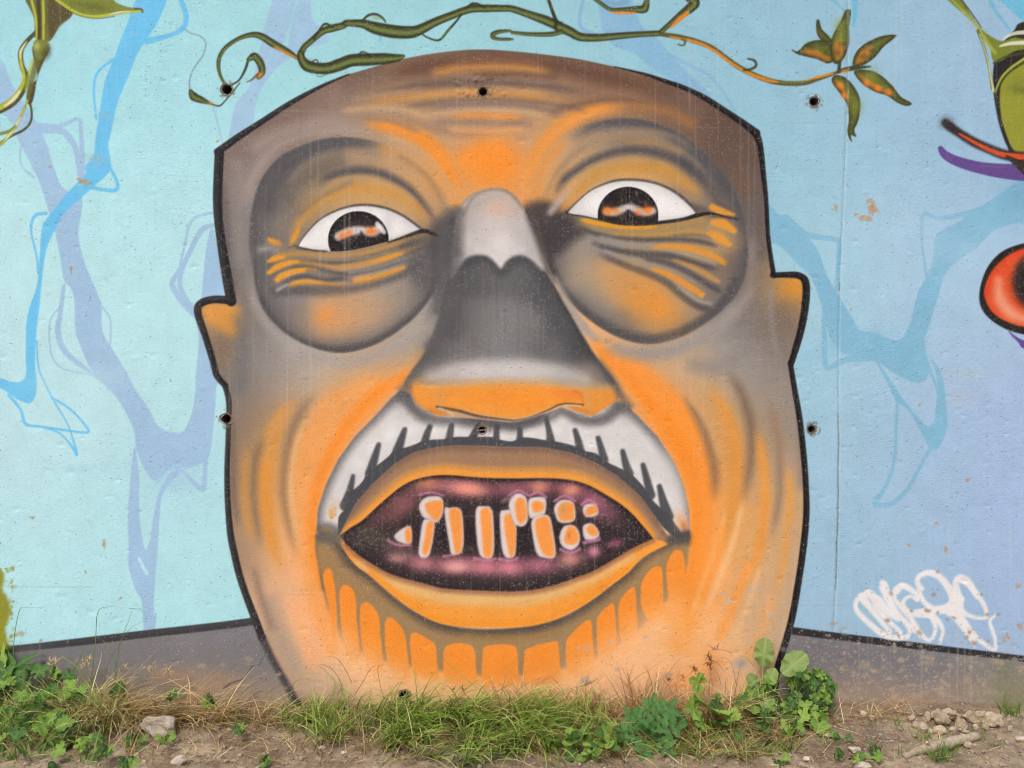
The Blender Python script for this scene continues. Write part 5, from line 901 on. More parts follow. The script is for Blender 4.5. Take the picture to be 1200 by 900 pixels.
# =====================================================================
# ground
# =====================================================================
def gh(x, y):
    """height of the dirt"""
    u = x * S * DIST / (DIST + min(y, 0)) + 600
    d = -y
    z = -.012 * d
    bank = .075 * math.exp(-((u - 40) / 150) ** 2) + .05 * math.exp(-((u - 590) / 190) ** 2) + .06 * math.exp(-((u - 880) / 90) ** 2) + .03 * math.exp(-((u - 1120) / 60) ** 2)
    z += bank * math.exp(-(d / .28) ** 2)
    n1 = mnoise.noise(Vector((x * 3.1, y * 3.1, 1))); n2 = mnoise.noise(Vector((x * 11, y * 11, 4))); n3 = mnoise.noise(Vector((x * 34, y * 34, 7))); n4 = mnoise.noise(Vector((x * 90, y * 90, 9)))
    near = 1 / (1 + max(d - 3, 0) * .1)
    return z + (n1 * .018 + n2 * .012 + n3 * .008 + max(n4, 0) * .006) * near
def gaxis(a, b, lo, hi, fine):
    mid = list(np.arange(a, b, fine)); out = []; s = fine; p = a
    while p > lo: s *= 1.35; p -= s; out.append(max(p, lo))
    right = []; s = fine; p = mid[-1]
    while p < hi: s *= 1.35; p += s; right.append(min(p, hi))
    return out[::-1] + mid + right
ax, ay = gaxis(-2.6, 2.6, -70, 70, .012), gaxis(-.85, .06, -80, .25, .012)
V = [(x, y, gh(x, y)) for y in ay for x in ax]; nx = len(ax)
idg = np.arange(len(V)).reshape(len(ay), nx)
ground = link('ground', fast_mesh('ground', V, np.stack([idg[:-1, :-1], idg[:-1, 1:], idg[1:, 1:], idg[1:, :-1]], -1).reshape(-1, 4)), MD)
tag(ground, 'bare dry dirt at the foot of the wall', 'ground', None, 'structure')
def gpt(u, v):
    """ground point seen at (u, v)"""
    y = EYE * S * DIST / (v - 450) - DIST
    for _ in range(6):
        k_ = (DIST + y) / DIST; z = gh((u - 600) / S * k_, y); y = (EYE - z) * S * DIST / (v - 450) - DIST
    y = min(y, -.03); k_ = (DIST + y) / DIST; x = (u - 600) / S * k_; return Vector((x, y, gh(x, y)))

# =====================================================================
# stones, clods, branch, gravel
# =====================================================================
def stone_mesh(name, seed, sx, sy, sz, mat, cuts=7, rough=.18, sub=3):
    bm = bmesh.new(); bmesh.ops.create_icosphere(bm, subdivisions=sub, radius=1); r = random.Random(seed)
    for _ in range(cuts):
        n = Vector((r.gauss(0, 1), r.gauss(0, 1), r.gauss(0, 1))).normalized(); d = r.uniform(.55, .85)
        for v in bm.verts:
            q = v.co.dot(n)
            if q > d: v.co -= n * (q - d) * .92
    for v in bm.verts:
        v.co *= 1 + rough * mnoise.noise(v.co * 1.9 + Vector((seed, 0, 0))) + rough * .5 * mnoise.noise(v.co * 5 + Vector((0, seed, 0)))
        v.co = Vector((v.co.x * sx, v.co.y * sy, v.co.z * sz))
    me = bpy.data.meshes.new(name); bm.to_mesh(me); bm.free(); me.materials.append(mat); return me
def put_stone(name, u, v, w, h, seed, mat, label, cat, group=None, flat=.7, rot=0.):
    p = gpt(u, v + h * .45); k_ = (DIST + p.y) / DIST / S; me = stone_mesh(name, seed, w * .5 * k_ * 1.15, w * .42 * k_, h * .5 * k_ * (1.5 if name == 'dirt_clod' else 1.2), mat, 9, .34 if name == 'dirt_clod' else .2, 3 if w > 12 else 2)
    o = link(name, me); o.location = p + Vector((0, 0, h * (.5 if name == 'dirt_clod' else .40) * k_)); o.rotation_euler = (0, rot, random.uniform(-.3, .3)); return tag(o, label, cat, group)
put_stone('stone', 186, 850, 40, 22, 3, MST, 'large pale angular stone on the dirt beside the left weeds', 'stone', None, .7, .12)
put_stone('stone', 209, 890, 17, 11, 9, MST, 'small pale pinkish stone near the lower left edge of the dirt', 'stone')
put_stone('stone', 161, 854, 12, 8, 12, MCL, 'small grey stone tucked against the left of the large pale stone', 'stone')
put_stone('stone', 378, 876, 8, 5, 14, MST, 'tiny white stone below the left end of the green grass', 'stone')
put_stone('stone', 403, 882, 7, 4, 15, MST, 'tiny white stone right of another below the green grass', 'stone')
put_stone('stone', 1093, 873, 11, 7, 16, MST, 'rounded white pebble left of the weathered branch', 'stone')
put_stone('stone', 1135, 873, 12, 8, 17, MCL, 'brown stone touching the upper left end of the branch', 'stone')
put_stone('stone', 1001, 878, 14, 7, 18, MST, 'flat pale stone on open dirt right of the leafy bush', 'stone')
put_stone('stone', 1011, 897, 18, 9, 19, MST, 'flat pale stone cut by the bottom edge right of the bush', 'stone')
put_stone('stone', 946, 890, 9, 6, 20, MST, 'small pale stone below the leafy bush', 'stone')
put_stone('stone', 1196, 866, 12, 7, 21, MST, 'white stone at the right edge above the branch', 'stone')
put_stone('stone', 968, 862, 12, 7, 22, MCL, 'brown clod at the foot of the leafy bush', 'stone')
cr = random.Random(4)
spots = [(1103, 845, 16, 15), (1081, 852, 12, 9), (1088, 844, 10, 10), (1112, 841, 18, 10), (1095, 838, 12, 8), (1127, 851, 14, 12), (1121, 840, 12, 9), (1138, 842, 14, 11), (1149, 843, 16, 12), (1162, 845, 18, 13), (1155, 852, 10, 7), (1100, 856, 14, 8), (1074, 850, 9, 7), (1116, 855, 9, 6), (1172, 850, 10, 7), (1068, 842, 9, 6), (1132, 858, 8, 5), (1181, 846, 9, 7), (1184, 856, 7, 5), (1144, 856, 8, 6), (1090, 858, 7, 5), (1109, 850, 8, 6), (1021, 841, 8, 6), (1013, 838, 10, 7), (1171, 841, 9, 6)]
CLOD = {0: 'largest round dirt clod at the left front of the heap', 3: 'wide dirt clod at the back of the heap against the wall', 9: 'big dirt clod at the right end of the heap', 8: 'dirt clod next to the big one at the right end of the heap', 1: 'leftmost middling dirt clod of the heap, on open ground', 22: 'small dirt clod apart from the heap, in the reddish dry stems', 13: 'small dirt clod against the wall between the bush and the heap'}
CLOD[22] = 'small dirt clod lying among reddish dry stems, nearer the heap'; CLOD[23] = 'dirt clod lying among reddish dry stems, nearer the bush'; del CLOD[13]
for n_, (u, v, w, h) in enumerate(spots):
    put_stone('dirt_clod', u, v, w, h, cr.randint(30, 900), MCL, CLOD.get(n_, 'small crumbly dirt clod within the heap against the wall foot'), 'dirt clod', 'dirt clods heaped against the right wall foot', .8, cr.uniform(-.3, .3))
# gravel: too many to count
gV, gF = [], []
ico = bmesh.new(); bmesh.ops.create_icosphere(ico, subdivisions=1, radius=1); iv = [v.co.copy() for v in ico.verts]; ico.verts.index_update(); ifc = [[v.index for v in f.verts] for f in ico.faces]; ico.free()
gr_ = random.Random(8)
for _ in range(2800):
    u = gr_.uniform(-30, 1240); y = -gr_.uniform(.03, .78); x = (u - 600) / S * (DIST + y) / DIST
    s = abs(gr_.gauss(0, .0042)) + .0016
    if gr_.random() < .03: s *= 2.0
    c = Vector((x, y, gh(x, y) + s * .3)); R = Matrix.Rotation(gr_.uniform(0, 6.28), 3, 'Z'); b0 = len(gV); sc = (gr_.uniform(.8, 1.5), gr_.uniform(.7, 1.2), gr_.uniform(.5, .9))
    for q in iv: gV.append(c + R @ Vector((q.x * sc[0], q.y * sc[1], q.z * sc[2])) * s * gr_.uniform(.8, 1.15))
    gF += [[b0 + i for i in f] for f in ifc]
tag(link('gravel', fast_mesh('gravel', gV, gF, False), MPB), 'loose gravel and crumbs of earth scattered over the dirt', 'gravel', None, 'stuff')
def tube(bm, pts, rad, seg=7):
    rings = []
    for i, p in enumerate(pts):
        d = (pts[min(i + 1, len(pts) - 1)] - pts[max(i - 1, 0)]).normalized(); a = d.orthogonal().normalized() if i == 0 else (rings_a - d * rings_a.dot(d)).normalized(); rings_a = a; b = d.cross(a)
        rings.append([bm.verts.new(p + (a * math.cos(t / seg * math.tau) + b * math.sin(t / seg * math.tau)) * rad[i] ) for t in range(seg)])
    for q, w in zip(rings, rings[1:]):
        for t in range(seg): bm.faces.new((q[t], q[(t + 1) % seg], w[(t + 1) % seg], w[t]))
    bm.faces.new(rings[0][::-1]); bm.faces.new(rings[-1]); return rings
bm = bmesh.new(); a, b = gpt(1060, 887), gpt(1146, 866); br = random.Random(3); pts, rad = [], []
for i in range(15):
    t = i / 14; pts.append(a.lerp(b, t) + Vector((br.uniform(-.003, .003), br.uniform(-.004, .004),   .010 + .006 * math.sin(t * 3)))); rad.append((.011 + .010 * min(t * 3, 1) - .003 * t) * br.uniform(.88, 1.12))
tube(bm, pts, rad, 12)
for v in bm.verts: v.co += Vector((0, 0, 1)) * .006 * mnoise.noise(v.co * 60)
me = bpy.data.meshes.new('branch'); bm.to_mesh(me); bm.free(); me.polygons.foreach_set('use_smooth', [True] * len(me.polygons))
branch = link('branch', me, MWD); tag(branch, 'pale weathered broken branch half sunk in the dirt, lower right', 'branch')
bm = bmesh.new(); tube(bm, [gpt(1085, 879) + Vector((0, -.02, .03)), gpt(1082, 880) + Vector((0, -.03, .045))], [.008, .005], 7); me = bpy.data.meshes.new('twig_stub'); bm.to_mesh(me); bm.free(); link('twig_stub', me, MWD, branch)

# =====================================================================
# grass
# =====================================================================
class Blades:
    def __init__(s): s.V, s.F, s.C = [], [], []
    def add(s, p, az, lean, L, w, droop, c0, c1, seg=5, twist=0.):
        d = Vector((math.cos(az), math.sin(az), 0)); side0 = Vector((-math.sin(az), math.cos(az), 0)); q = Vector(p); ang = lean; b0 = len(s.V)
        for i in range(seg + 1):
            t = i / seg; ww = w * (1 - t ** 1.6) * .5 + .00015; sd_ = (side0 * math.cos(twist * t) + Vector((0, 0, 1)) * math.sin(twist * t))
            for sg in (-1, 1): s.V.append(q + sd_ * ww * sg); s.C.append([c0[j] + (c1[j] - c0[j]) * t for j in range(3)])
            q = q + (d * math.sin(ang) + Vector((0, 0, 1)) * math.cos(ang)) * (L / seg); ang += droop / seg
            q.y = min(q.y, -.006); q.z = max(q.z, gh(q.x, q.y) + .003)
            if i < seg: a_ = b0 + 2 * i; s.F.append((a_, a_ + 1, a_ + 3, a_ + 2))
    def ear(s, p, d, L, c):
        """seed head: a few short spikelets along the last bit of a stalk"""
        for i in range(7):
            t = i / 7; s.add(p + d * L * t, math.atan2(d.y, d.x) + (-1) ** i * .5, .9 + .3 * (i % 2), L * .35, .0035, .3, c, c, 2)
    def build(s, name, label, cat):
        me = fast_mesh(name, s.V, s.F, True); set_col(me, np.array(s.C, np.float32), 'tint'); o = link(name, me, MBL); return tag(o, label, cat, None, 'stuff')
gb = random.Random(21)
GREENS = [(118, 152, 50), (138, 168, 62), (96, 136, 44), (150, 174, 80), (110, 146, 60)]; STRAW = [(206, 182, 130), (188, 160, 108), (168, 138, 92), (220, 200, 152), (150, 122, 84)]; BROWN = [(138, 108, 74), (120, 92, 64), (160, 126, 84)]
def jc(pal, k_=1.): c = gb.choice(pal); f = gb.uniform(.82, 1.12) * k_; return lin([min(v * f, 250) for v in c])
green, dry = Blades(), Blades()
def patch(B, n, u0, u1, v0, v1, L, w, pal, az=None, spread=3.1, lean=(.1, .7), droop=(.5, 1.6), clump=0, base_dark=.4):
    centres = [(gb.uniform(u0, u1), gb.uniform(v0, v1)) for _ in range(clump)] if clump else None
    for _ in range(n):
        if centres: cu, cv = gb.choice(centres); u, v = cu + gb.gauss(0, 9), cv + gb.gauss(0, 4)
        else: u, v = gb.uniform(u0, u1), gb.uniform(v0, v1)
        p = gpt(u, max(v, 834)); a_ = gb.uniform(0, 6.28) if az is None else az + gb.gauss(0, spread)
        c = jc(pal, 1.14); c0 = [q * base_dark for q in c]  # blade foot darkened: shade low in the grass put into the tint
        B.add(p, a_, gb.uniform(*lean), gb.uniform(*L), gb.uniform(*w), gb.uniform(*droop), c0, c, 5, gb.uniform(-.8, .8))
# centre tuft, long and flopped towards the right and the viewer
LIGHT = [(158, 182, 84), (170, 186, 96), (146, 174, 74), (180, 190, 110)]
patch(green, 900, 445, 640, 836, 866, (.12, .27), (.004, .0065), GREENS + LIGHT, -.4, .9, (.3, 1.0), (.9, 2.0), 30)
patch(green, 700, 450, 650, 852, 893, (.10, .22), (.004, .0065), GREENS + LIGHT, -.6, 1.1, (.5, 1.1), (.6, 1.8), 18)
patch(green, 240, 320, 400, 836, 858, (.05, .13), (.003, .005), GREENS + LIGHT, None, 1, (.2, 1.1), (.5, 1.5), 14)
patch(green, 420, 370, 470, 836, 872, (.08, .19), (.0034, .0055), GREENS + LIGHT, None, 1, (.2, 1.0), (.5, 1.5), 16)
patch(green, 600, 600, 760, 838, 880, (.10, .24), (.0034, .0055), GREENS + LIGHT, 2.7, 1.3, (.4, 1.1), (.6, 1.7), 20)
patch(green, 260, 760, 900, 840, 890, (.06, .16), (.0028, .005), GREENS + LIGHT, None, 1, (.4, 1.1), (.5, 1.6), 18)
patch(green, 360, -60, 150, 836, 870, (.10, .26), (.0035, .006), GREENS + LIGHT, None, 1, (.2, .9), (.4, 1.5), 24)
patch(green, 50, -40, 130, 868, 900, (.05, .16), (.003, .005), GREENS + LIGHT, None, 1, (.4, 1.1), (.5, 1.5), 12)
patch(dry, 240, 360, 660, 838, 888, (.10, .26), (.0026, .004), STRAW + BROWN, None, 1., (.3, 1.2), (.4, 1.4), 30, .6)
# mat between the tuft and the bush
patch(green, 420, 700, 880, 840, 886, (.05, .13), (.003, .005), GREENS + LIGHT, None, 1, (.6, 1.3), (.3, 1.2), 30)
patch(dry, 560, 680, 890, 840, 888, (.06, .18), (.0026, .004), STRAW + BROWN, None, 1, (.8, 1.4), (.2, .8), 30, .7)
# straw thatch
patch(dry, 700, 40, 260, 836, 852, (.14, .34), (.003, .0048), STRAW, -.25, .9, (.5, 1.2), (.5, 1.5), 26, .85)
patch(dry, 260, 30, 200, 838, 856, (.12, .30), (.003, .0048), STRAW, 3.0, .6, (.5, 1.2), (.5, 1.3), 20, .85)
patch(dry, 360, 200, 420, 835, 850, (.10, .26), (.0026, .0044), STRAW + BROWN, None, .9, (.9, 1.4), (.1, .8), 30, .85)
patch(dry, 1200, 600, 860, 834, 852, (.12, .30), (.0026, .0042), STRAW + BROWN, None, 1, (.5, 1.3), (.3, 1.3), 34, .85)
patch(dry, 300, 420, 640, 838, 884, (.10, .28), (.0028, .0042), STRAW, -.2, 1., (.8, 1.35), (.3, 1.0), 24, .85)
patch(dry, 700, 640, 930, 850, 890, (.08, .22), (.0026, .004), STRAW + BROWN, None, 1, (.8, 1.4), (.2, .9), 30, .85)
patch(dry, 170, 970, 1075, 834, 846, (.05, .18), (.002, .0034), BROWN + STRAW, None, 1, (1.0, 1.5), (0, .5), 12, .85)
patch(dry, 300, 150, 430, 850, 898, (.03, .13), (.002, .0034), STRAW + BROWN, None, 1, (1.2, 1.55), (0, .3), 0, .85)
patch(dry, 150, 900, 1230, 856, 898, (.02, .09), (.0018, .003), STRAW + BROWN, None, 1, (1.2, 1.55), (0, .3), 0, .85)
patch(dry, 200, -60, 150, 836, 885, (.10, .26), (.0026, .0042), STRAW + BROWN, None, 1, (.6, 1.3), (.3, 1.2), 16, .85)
# sprigs on the bare dirt
for u, v, n, L in ((1085, 868, 26, .07), (1102, 890, 60, .10), (1118, 880, 20, .08), (1142, 866, 16, .06), (1055, 884, 12, .06), (1025, 878, 20, .05), (975, 872, 18, .06), (1050, 852, 8, .09), (1165, 876, 10, .05), (160, 880, 16, .09), (105, 892, 22, .1), (280, 850, 26, .11), (205, 868, 8, .06), (310, 893, 10, .05), (12, 890, 26, .1), (925, 880, 40, .07), (1190, 838, 30, .12), (1178, 836, 20, .11)):
    for _ in range(n):
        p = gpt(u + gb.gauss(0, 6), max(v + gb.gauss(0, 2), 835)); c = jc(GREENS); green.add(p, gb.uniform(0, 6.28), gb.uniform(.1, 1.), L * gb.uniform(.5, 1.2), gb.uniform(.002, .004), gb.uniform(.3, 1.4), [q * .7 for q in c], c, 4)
# thin bent stalks standing up against the paint
def stalk(B, P, w, c, head=None, hc=None, off=-.05):
    """a stalk through the points P, a little in front of the wall"""
    P = spline(P, False, 5); pts = [at(u, v, off - .03 * i / len(P)) for i, (u, v) in enumerate(P)]; b0 = len(B.V)
    for i, q in enumerate(pts):
        d = (pts[min(i + 1, len(pts) - 1)] - pts[max(i - 1, 0)]); sd_ = Vector((-d.z, 0, d.x)).normalized(); ww = w * (1 - .75 * i / len(pts)) * .5
        for sg in (-1, 1): B.V.append(q + sd_ * ww * sg + Vector((0, -.001 * sg, 0))); B.C.append(c)
        if i: a_ = b0 + 2 * i; B.F.append((a_ - 2, a_ - 1, a_ + 1, a_))
    if head:
        for k_ in range(head):
            t = pts[-1 - (k_ % max(len(pts) // 3, 1))]; B.add(t, gb.uniform(0, 6.28), gb.uniform(.5, 2.2), gb.uniform(.018, .04), .0042, .4, hc or c, hc or c, 2)
G1, G2, G3 = lin((128, 156, 84)), lin((150, 168, 104)), lin((150, 128, 84))
for s_, w, c in (('8 840, 14 790, 17 745, 23 715, 30 712, 52 712', .0032, G1), ('104 840, 108 790, 112 750, 115 717, 130 711, 152 713', .0034, G1), ('152 713, 165 715, 180 724, 195 730', .0026, G1), ('130 830, 138 770, 142 750, 155 735, 171 727', .0028, G1), ('120 815, 126 780, 140 755, 148 735, 155 715', .0022, G1),
                 ('90 820, 98 795, 86 778, 70 768', .005, lin((134, 168, 62))), ('78 800, 92 776, 98 760', .004, G1), ('115 830, 136 795, 130 765, 120 750', .003, G1), ('100 810, 115 788, 130 784, 138 790', .003, G1), ('142 840, 150 818, 168 812, 174 810', .005, lin((110, 160, 70))),
                 ('395 815, 400 803, 390 785, 375 778', .003, G3), ('415 815, 425 800, 436 782, 450 780', .003, G1), ('450 820, 445 800, 443 782, 452 779, 465 781', .0026, G1), ('430 830, 400 805, 380 785, 372 780', .004, G2), ('412 800, 405 785, 395 772, 383 769', .0026, G1), ('452 822, 468 800, 480 806', .003, G1), ('570 815, 540 790, 522 775, 515 760', .003, G2), ('540 812, 552 803, 560 797, 568 793', .003, G1), ('560 826, 590 806, 600 802', .005, lin((120, 158, 60))), ('575 820, 566 806, 556 800', .003, G1),
                 ('725 830, 740 800, 760 785, 780 772, 789 762', .0028, G2), ('755 832, 775 800, 790 780, 800 770, 814 770', .0028, G3), ('766 815, 762 795, 758 780', .003, G2), ('770 805, 790 795, 810 792', .0022, G3), ('820 822, 830 800, 845 790, 862 775, 884 755', .0022, G2), ('862 800, 858 780, 850 770', .0026, G3), ('884 782, 876 772, 866 768', .0026, G1), ('640 825, 660 810, 690 802, 702 795', .003, G2), ('600 812, 620 800, 645 790', .003, G2), ('680 805, 696 798, 702 794', .004, G1),
                 ('245 835, 240 815, 228 800', .003, lin((200, 176, 120))), ('340 820, 345 800, 362 795, 370 800', .003, G2), ('310 815, 330 802, 355 803', .0025, G2), ('985 790, 975 778, 965 772', .002, lin((110, 96, 80))), ('1012 800, 1005 785, 995 778', .002, lin((120, 110, 90)))):
    stalk(green, XY(s_), w, c)
for s_ in ('55 800, 57 785, 58 775', '66 800, 65 785, 66 774', '95 800, 97 785, 98 774', '102 800, 103 790, 101 776', '106 800, 108 785, 104 772', '196 800, 198 790, 196 785', '172 800, 175 790, 172 782', '183 795, 181 785, 178 780', '150 800, 148 790, 146 782',
           '830 800, 822 790, 812 784', '836 815, 834 795, 832 780', '818 805, 815 790, 814 782', '830 780, 832 773, 830 768', '845 802, 840 788, 828 776', '795 815, 790 800, 782 796', '858 765, 848 762, 836 760', '848 786, 840 776, 832 774', '806 812, 802 800, 800 792', '535 818, 533 812, 530 808', '545 816, 543 810, 542 806'):
    hc = lin((214, 186, 130)) if XY(s_)[0][0] < 300 else lin((140, 84, 52)); stalk(dry, XY(s_), .0018, hc, 12, hc)
for s_ in ('290 855, 240 820, 200 797', '262 850, 232 818, 198 796', '120 835, 160 806, 215 806, 262 818', '60 850, 100 825, 140 795', '370 846, 345 835, 338 833', '555 838, 540 837, 515 838, 500 837', '1025 838, 1040 850, 1060 856', '1000 840, 1035 842, 1070 846', '348 900, 370 893, 385 898', '355 878, 360 893, 366 900', '600 812, 640 830, 675 850', '600 870, 645 845, 690 812', '330 842, 318 820, 308 806', '420 870, 432 885, 436 890'):
    stalk(dry, XY(s_), .0042, jc(STRAW), None, None, -.16)
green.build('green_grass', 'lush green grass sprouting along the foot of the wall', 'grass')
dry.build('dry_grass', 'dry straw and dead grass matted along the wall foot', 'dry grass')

# =====================================================================
# leafy weeds: each plant a thing, each leaf a part
# =====================================================================
def leaf_mesh(name, kind, mat, seed=0):
    """a leaf of unit length from (0,0,0) along +Y, top side +Z"""
    r = random.Random(seed); n = {'lobed': 40, 'cut': 60, 'oval': 44, 'round': 20, 'long': 22, 'leaflet': 14}[kind]; out = []
    for i in range(n):
        t = i / n * 2 - 1                                   # -1..1 round the outline from the stalk
        th = t * math.pi
        if kind in ('lobed', 'cut'):
            lobes = abs(math.cos(th * 2.5)); amp = .30 if kind == 'lobed' else .5
            rad = (.62 + .12 * math.cos(th)) * (1 - amp + amp * lobes ** .7) * (1 + .07 * math.cos(th * 17.5)) * (.5 if abs(t) > .93 else 1)
            x, y_ = rad * math.sin(th) * .92, .38 + rad * math.cos(th) * .78
        elif kind == 'oval': rad = 1; x, y_ = .36 * math.sin(th) * (1 + .10 * math.cos(th) ) * (1 + .07 * math.sin(11 * th) + .03 * math.sin(23 * th)), .5 + .5 * math.cos(th)
        elif kind == 'round': x, y_ = .42 * math.sin(th) * (1 + .05 * math.cos(6 * th)), .5 + .48 * math.cos(th)
        elif kind == 'long': x, y_ = .17 * math.sin(th) * (1 - .2 * math.cos(th)) * (1 + .1 * math.cos(11 * th)), .5 + .5 * math.cos(th)
        else: x, y_ = .27 * math.sin(th) * (1 - .25 * math.cos(th)) * (1 + .13 * math.cos(7 * th)), .5 + .5 * math.cos(th)
        out.append((x + r.uniform(-.012, .012), y_ + r.uniform(-.012, .012)))
    bm = bmesh.new(); bend = r.uniform(.25, .6); fold = r.uniform(.15, .4)
    def pos(x, y_): return Vector((x, y_, -bend * y_ * y_ * .5 + fold * abs(x) * .6 + .10 * math.sin(y_ * 17 + seed) * abs(x) * 2 + .05 * math.sin(x * 11 + seed) * abs(x) * 2 + .03 * math.sin(y_ * 13 + seed)))
    mid = [bm.verts.new(pos(out[i][0] * .5, .45 + (out[i][1] - .45) * .5)) for i in range(n)]; edge = [bm.verts.new(pos(*q)) for q in out]; ctr = bm.verts.new(pos(0, .42)); vs = []
    for i in range(n):
        j = (i + 1) % n; bm.faces.new((edge[i], edge[j], mid[j], mid[i])); bm.faces.new((mid[i], mid[j], ctr))
    bm.verts.ensure_lookup_table(); veins = []
    for v in bm.verts:
        th = math.atan2(v.co.x, v.co.y - .38 if kind in ('lobed', 'cut') else v.co.y + .1); veins.append(max(0, 1 - abs(v.co.x) * 16, (1 if abs(math.cos(th * 2.5)) > .97 else 0) * .6 if kind in ('lobed', 'cut') else 0))
    for f in bm.faces: f.smooth = True
    bmesh.ops.recalc_face_normals(bm, faces=bm.faces); me = bpy.data.meshes.new(name); bm.to_mesh(me); bm.free()
    a_ = me.attributes.new('vein', 'FLOAT', 'POINT'); a_.data.foreach_set('value', veins); me.materials.append(mat); return me
LEAF = {}
def leaf_data(kind, mat):
    key = (kind, mat.name)
    if key not in LEAF: LEAF[key] = [leaf_mesh('leaf', kind, mat, s_ * 7 + 1) for s_ in range(4)]
    return random.choice(LEAF[key])
def orient(direction, normal):
    yv = direction.normalized(); zv = (normal - yv * normal.dot(yv)).normalized(); xv = yv.cross(zv); return Matrix((xv, yv, zv)).transposed().to_4x4()
def plant(name, base, leaves, stem_mat, label, cat, group=None, stem_r=.0017):
    """leaves: (u, v, size in mural units, kind, material, offset from wall, roll)"""
    root = bpy.data.objects.new(name, None); COL.objects.link(root); root.location = base; root.empty_display_size = .05; tag(root, label, cat, group)
    bm = bmesh.new()
    for (u, v, sz, kind, mat, off, roll) in leaves:
        c = at(u, v, off); L = sz / S * (DIST + off) / DIST; out = (c - base); flat = Vector((out.x, out.y - .02, 0))
        if flat.length < 1e-4: flat = Vector((random.uniform(-1, 1), -1, 0))
        d = (flat.normalized() * .75 + Vector((math.sin(roll), -.25, .45 * math.cos(roll)))).normalized() if kind not in ('oval',) else Vector((math.sin(roll), -.12, math.cos(roll)))
        nrm = Vector((random.gauss(0, .45), -.75 + random.gauss(0, .2), .7 + random.gauss(0, .25)))
        if len(leaves) > 8: d = (Vector((random.gauss(0, .75), -.25 + random.gauss(0, .35), .15 + random.gauss(0, .5))) + flat.normalized() * .25).normalized()
        M = orient(d, nrm); st = c - d * L * .45
        me = leaf_data(kind, mat); o = bpy.data.objects.new('leaf', me); COL.objects.link(o); o.parent = root; o.matrix_local = Matrix.Translation(st - base) @ M @ Matrix.Scale(L, 4)
        e = st - base; big = len(leaves) > 8
        b_ = e * random.uniform(.35, .6) + Vector((random.uniform(-.02, .02), random.uniform(-.02, .02), 0)) if big else Vector((e.x * .15, e.y * .1, 0))
        if not big: b_.z = gh(base.x + b_.x, base.y + b_.y) - base.z - .004
        m_ = b_.lerp(e, .55) + Vector((random.uniform(-.01, .01), 0, .15 * (e - b_).length))
        path = [b_, b_.lerp(m_, .6), m_.lerp(e, .35), e]; tube(bm, path, [stem_r, stem_r * .9, stem_r * .8, stem_r * .6], 5)
    me = bpy.data.meshes.new('stem'); bm.to_mesh(me); bm.free(); me.polygons.foreach_set('use_smooth', [True] * len(me.polygons)); link('stem', me, stem_mat, root); return root
def scatter(n, cu, cv, ru, rv, s0, s1, kinds, mats, off, seed, tilt=.8):
    r = random.Random(seed); out = []
    while len(out) < n:
        a_, b_ = r.uniform(-1, 1), r.uniform(-1, 1)
        if a_ * a_ + b_ * b_ > 1: continue
        out.append((cu + a_ * ru, cv + b_ * rv, r.uniform(s0, s1), r.choice(kinds), r.choice(mats), off + .05 + r.uniform(-.09, .07) - (b_ + 1) * .09, a_ * tilt + r.uniform(-.4, .4)))
    return out
def P3(u, v): return gpt(u, v)
# right-hand bush and the dock beside it
plant('leafy_weed', P3(932, 845), scatter(46, 952, 812, 24, 30, 8, 17, ['lobed', 'cut', 'cut'], [MLD, MLB, MLD, MLB], -.10, 1) + scatter(40, 938, 842, 30, 26, 8, 22, ['lobed', 'cut'], [MLD, MLB, MLB], -.16, 31) + scatter(34, 908, 822, 32, 22, 8, 20, ['cut', 'lobed'], [MLB, MLO, MLD], -.10, 32) + scatter(22, 905, 858, 40, 20, 9, 22, ['cut', 'lobed'], [MLB, MLD], -.22, 33) + [(960, 789, 14, 'cut', MLB, -.06, .4), (968, 797, 13, 'lobed', MLD, -.06, .6), (975, 806, 14, 'cut', MLB, -.08, .9), (925, 798, 14, 'cut', MLB, -.08, -.2)], MLD, 'bushy weed of many small lobed leaves at the right jaw of the face', 'plant', None)
plant('dock_plant', P3(895, 842), [(895, 767, 33, 'oval', MLO, -.08, .05), (929, 779, 36, 'oval', MLO, -.10, .8), (903, 795, 22, 'oval', MLO, -.12, .3), (884, 800, 20, 'oval', MLO, -.14, -.6)], MLB, 'dock with two big upright oval leaves above the right bush', 'plant', None, .003)
plant('leafy_weed', P3(880, 850), scatter(30, 868, 838, 34, 30, 8, 18, ['lobed', 'cut'], [MLB, MLD], -.2, 2), MLB, 'low bright weed between the right bush and the divided-leaf weed', 'plant')
plant('leafy_weed', P3(835, 846), [(832, 828, 44, 'cut', MLB, -.34, .3), (818, 800, 22, 'cut', MLB, -.2, -.2), (813, 830, 24, 'cut', MLB, -.34, -.9), (858, 838, 20, 'lobed', MLB, -.34, .8), (846, 846, 20, 'lobed', MLD, -.36, .4), (822, 848, 18, 'cut', MLB, -.36, -.5), (800, 842, 18, 'lobed', MLD, -.34, -.8)], MLB, 'weed with one large bright divided leaf left of the right bush', 'plant')
plant('leafy_weed', P3(690, 866), scatter(44, 696, 868, 38, 22, 10, 17, ['round', 'leaflet'], [MLB, MLB, MLD], -.42, 3) , MLB, 'small weed with little rounded leaves right of the green grass', 'plant')
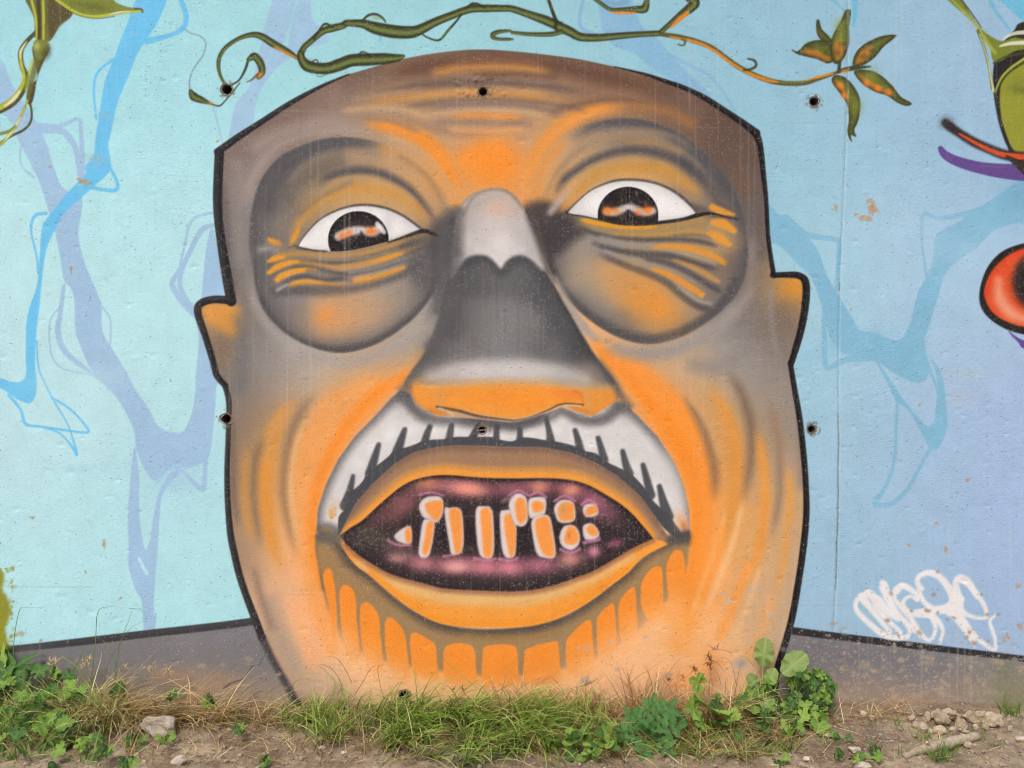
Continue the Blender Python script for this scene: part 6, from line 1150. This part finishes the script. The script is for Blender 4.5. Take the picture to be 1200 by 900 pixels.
# dark plant with feathered leaves: stalk > leaflets
def pinnate(root, base, tip, n, size, mat, droop=.02):
    bm = bmesh.new(); pts = []; 
    for i in range(8): t = i / 7; pts.append(base.lerp(tip, t) + Vector((0, -.02 * math.sin(t * 3.1), droop * math.sin(t * 3.1))))
    tube(bm, [p - root.location for p in pts], [.0022 - .0002 * i for i in range(8)], 5); me = bpy.data.meshes.new('leaf'); bm.to_mesh(me); bm.free(); lf = link('leaf', me, mat, root)
    ax_ = (pts[-1] - pts[0]).normalized(); sd_ = ax_.cross(Vector((0, -.8, .5))).normalized()
    for i in range(n):
        t = .32 + .6 * (i // 2) / max(n // 2 - .5, 1); sg = -1 if i % 2 else 1; p = pts[0].lerp(pts[-1], t) + Vector((0, -.02 * math.sin(t * 3.1), droop * math.sin(t * 3.1)))
        d = (ax_ * .45 + sd_ * sg * .95 + Vector((0, -.15, .05))) if i < n - 1 else ax_
        if i == n - 1: p = pts[-1] - ax_ * .01
        L = size * (1 - .25 * abs(t - .65)); o = bpy.data.objects.new('leaflet', leaf_data('leaflet', mat)); COL.objects.link(o); o.parent = lf; o.matrix_local = Matrix.Translation(p - root.location) @ orient(d, Vector((random.uniform(-.2, .2), -.8, .6))) @ Matrix.Scale(L, 4)
root = bpy.data.objects.new('feathered_weed', None); COL.objects.link(root); root.location = P3(757, 868); tag(root, 'dark green weed with feathered leaves in the middle of the right grass', 'plant')
b0 = root.location.copy()
for (u, v, off, n, sz) in ((786, 828, -.34, 9, .056), (738, 838, -.34, 9, .052), (764, 852, -.42, 9, .056), (728, 862, -.42, 7, .048), (786, 880, -.5, 7, .046), (752, 886, -.52, 7, .046), (766, 822, -.28, 9, .052), (795, 852, -.42, 7, .05)):
    pinnate(root, b0, at(u, v, off), n, sz, MLN)
# left-hand weeds
plant('leafy_weed', P3(25, 842), [(30, 826, 36, 'cut', MLB, -.22, .1), (12, 806, 26, 'lobed', MLD, -.16, -.6), (3, 800, 24, 'cut', MLB, -.18, -.8), (26, 792, 26, 'lobed', MLD, -.14, .3), (48, 820, 20, 'lobed', MLD, -.18, .8), (8, 832, 20, 'cut', MLB, -.24, -.7), (56, 814, 16, 'lobed', MLB, -.2, .8), (-14, 815, 28, 'cut', MLD, -.2, -1)] + scatter(60, 34, 816, 64, 36, 9, 22, ['lobed', 'cut'], [MLD, MLB], -.16, 6), MLB, 'weed with jagged leaves against the wall at the left edge', 'plant')
plant('dock_plant', P3(8, 838), [(8, 774, 44, 'long', MLD, -.08, -.2), (20, 778, 46, 'long', MLD, -.1, .4), (-6, 782, 46, 'long', MLD, -.1, -.7), (30, 785, 40, 'long', MLD, -.12, .9), (3, 768, 36, 'long', MLB, -.07, 0.1)], MLD, 'tuft of long narrow leaves rising at the far left edge', 'plant')
plant('leafy_weed', P3(48, 868), [(24, 862, 26, 'lobed', MLB, -.34, -.6), (37, 879, 26, 'round', MLB, -.42, -.4), (60, 867, 32, 'oval', MLB, -.38, .3), (62, 843, 26, 'lobed', MLB, -.3, .4), (82, 858, 28, 'lobed', MLO, -.34, .8), (45, 856, 24, 'cut', MLB, -.34, 0), (62, 888, 24, 'lobed', MLB, -.46, .5), (88, 892, 26, 'oval', MLD, -.46, .9), (40, 897, 24, 'lobed', MLB, -.5, -.3), (10, 880, 20, 'lobed', MLB, -.42, -.9), (76, 875, 20, 'lobed', MLD, -.42, .6), (20, 893, 22, 'cut', MLD, -.46, -.7), (70, 902, 24, 'round', MLB, -.5, .5), (105, 882, 18, 'cut', MLB, -.42, .9)] + scatter(34, 56, 872, 64, 30, 10, 22, ['lobed', 'cut', 'round'], [MLB, MLD], -.4, 9), MLB, 'bright broad-leaved weed in the lower left corner', 'plant')
plant('leafy_weed', P3(128, 842), [(137, 816, 30, 'oval', MLD, -.14, .1), (125, 842, 34, 'cut', MLO, -.24, .3), (117, 832, 16, 'lobed', MLD, -.2, -.4), (104, 843, 18, 'cut', MLB, -.22, -.8), (100, 850, 16, 'lobed', MLB, -.26, -.6), (140, 838, 16, 'cut', MLO, -.22, .8)], MLO, 'weed with one upright dark leaf left of the large pale stone', 'plant')
SEED = ['tiny green seedling {}']
for u, v, n, ru, lb in ((160, 866, 6, 8, 'small seedling in front of the left side of the large pale stone'), (193, 864, 6, 8, 'small seedling right in front of the large pale stone'), (150, 893, 9, 10, 'small seedling left of the pale pinkish stone'), (123, 880, 7, 8, 'small seedling between the corner weed and the dirt'), (247, 823, 6, 8, 'dark seedling against the grey painted band at the left'), (200, 816, 6, 8, 'seedling under the straw right of the upright dark leaf'), (284, 855, 5, 7, 'seedling on dirt left of the green grass'), (980, 884, 4, 7, 'seedling on open dirt just right of the bush'), (1002, 888, 4, 6, 'seedling beside the flat pale stone right of the bush'), (915, 891, 5, 7, 'seedling at the bottom edge beneath the bush'), (985, 864, 6, 12, 'seedling spreading on the dirt beside the bush foot'), (1025, 884, 4, 8, 'seedling halfway between the bush and the branch'), (8, 905, 5, 8, 'seedling at the very corner, lower left'), (310, 892, 5, 7, 'seedling on bare dirt below the left end of the grass')):
    b_ = P3(u, v + 6 if v > 840 else 838); plant('seedling', b_, scatter(n, u, v, ru, 4, 8, 14, ['cut', 'lobed'], [MLB, MLD], b_.y, u), MLB, lb, 'seedling', 'seedlings scattered on the dirt', .0012)
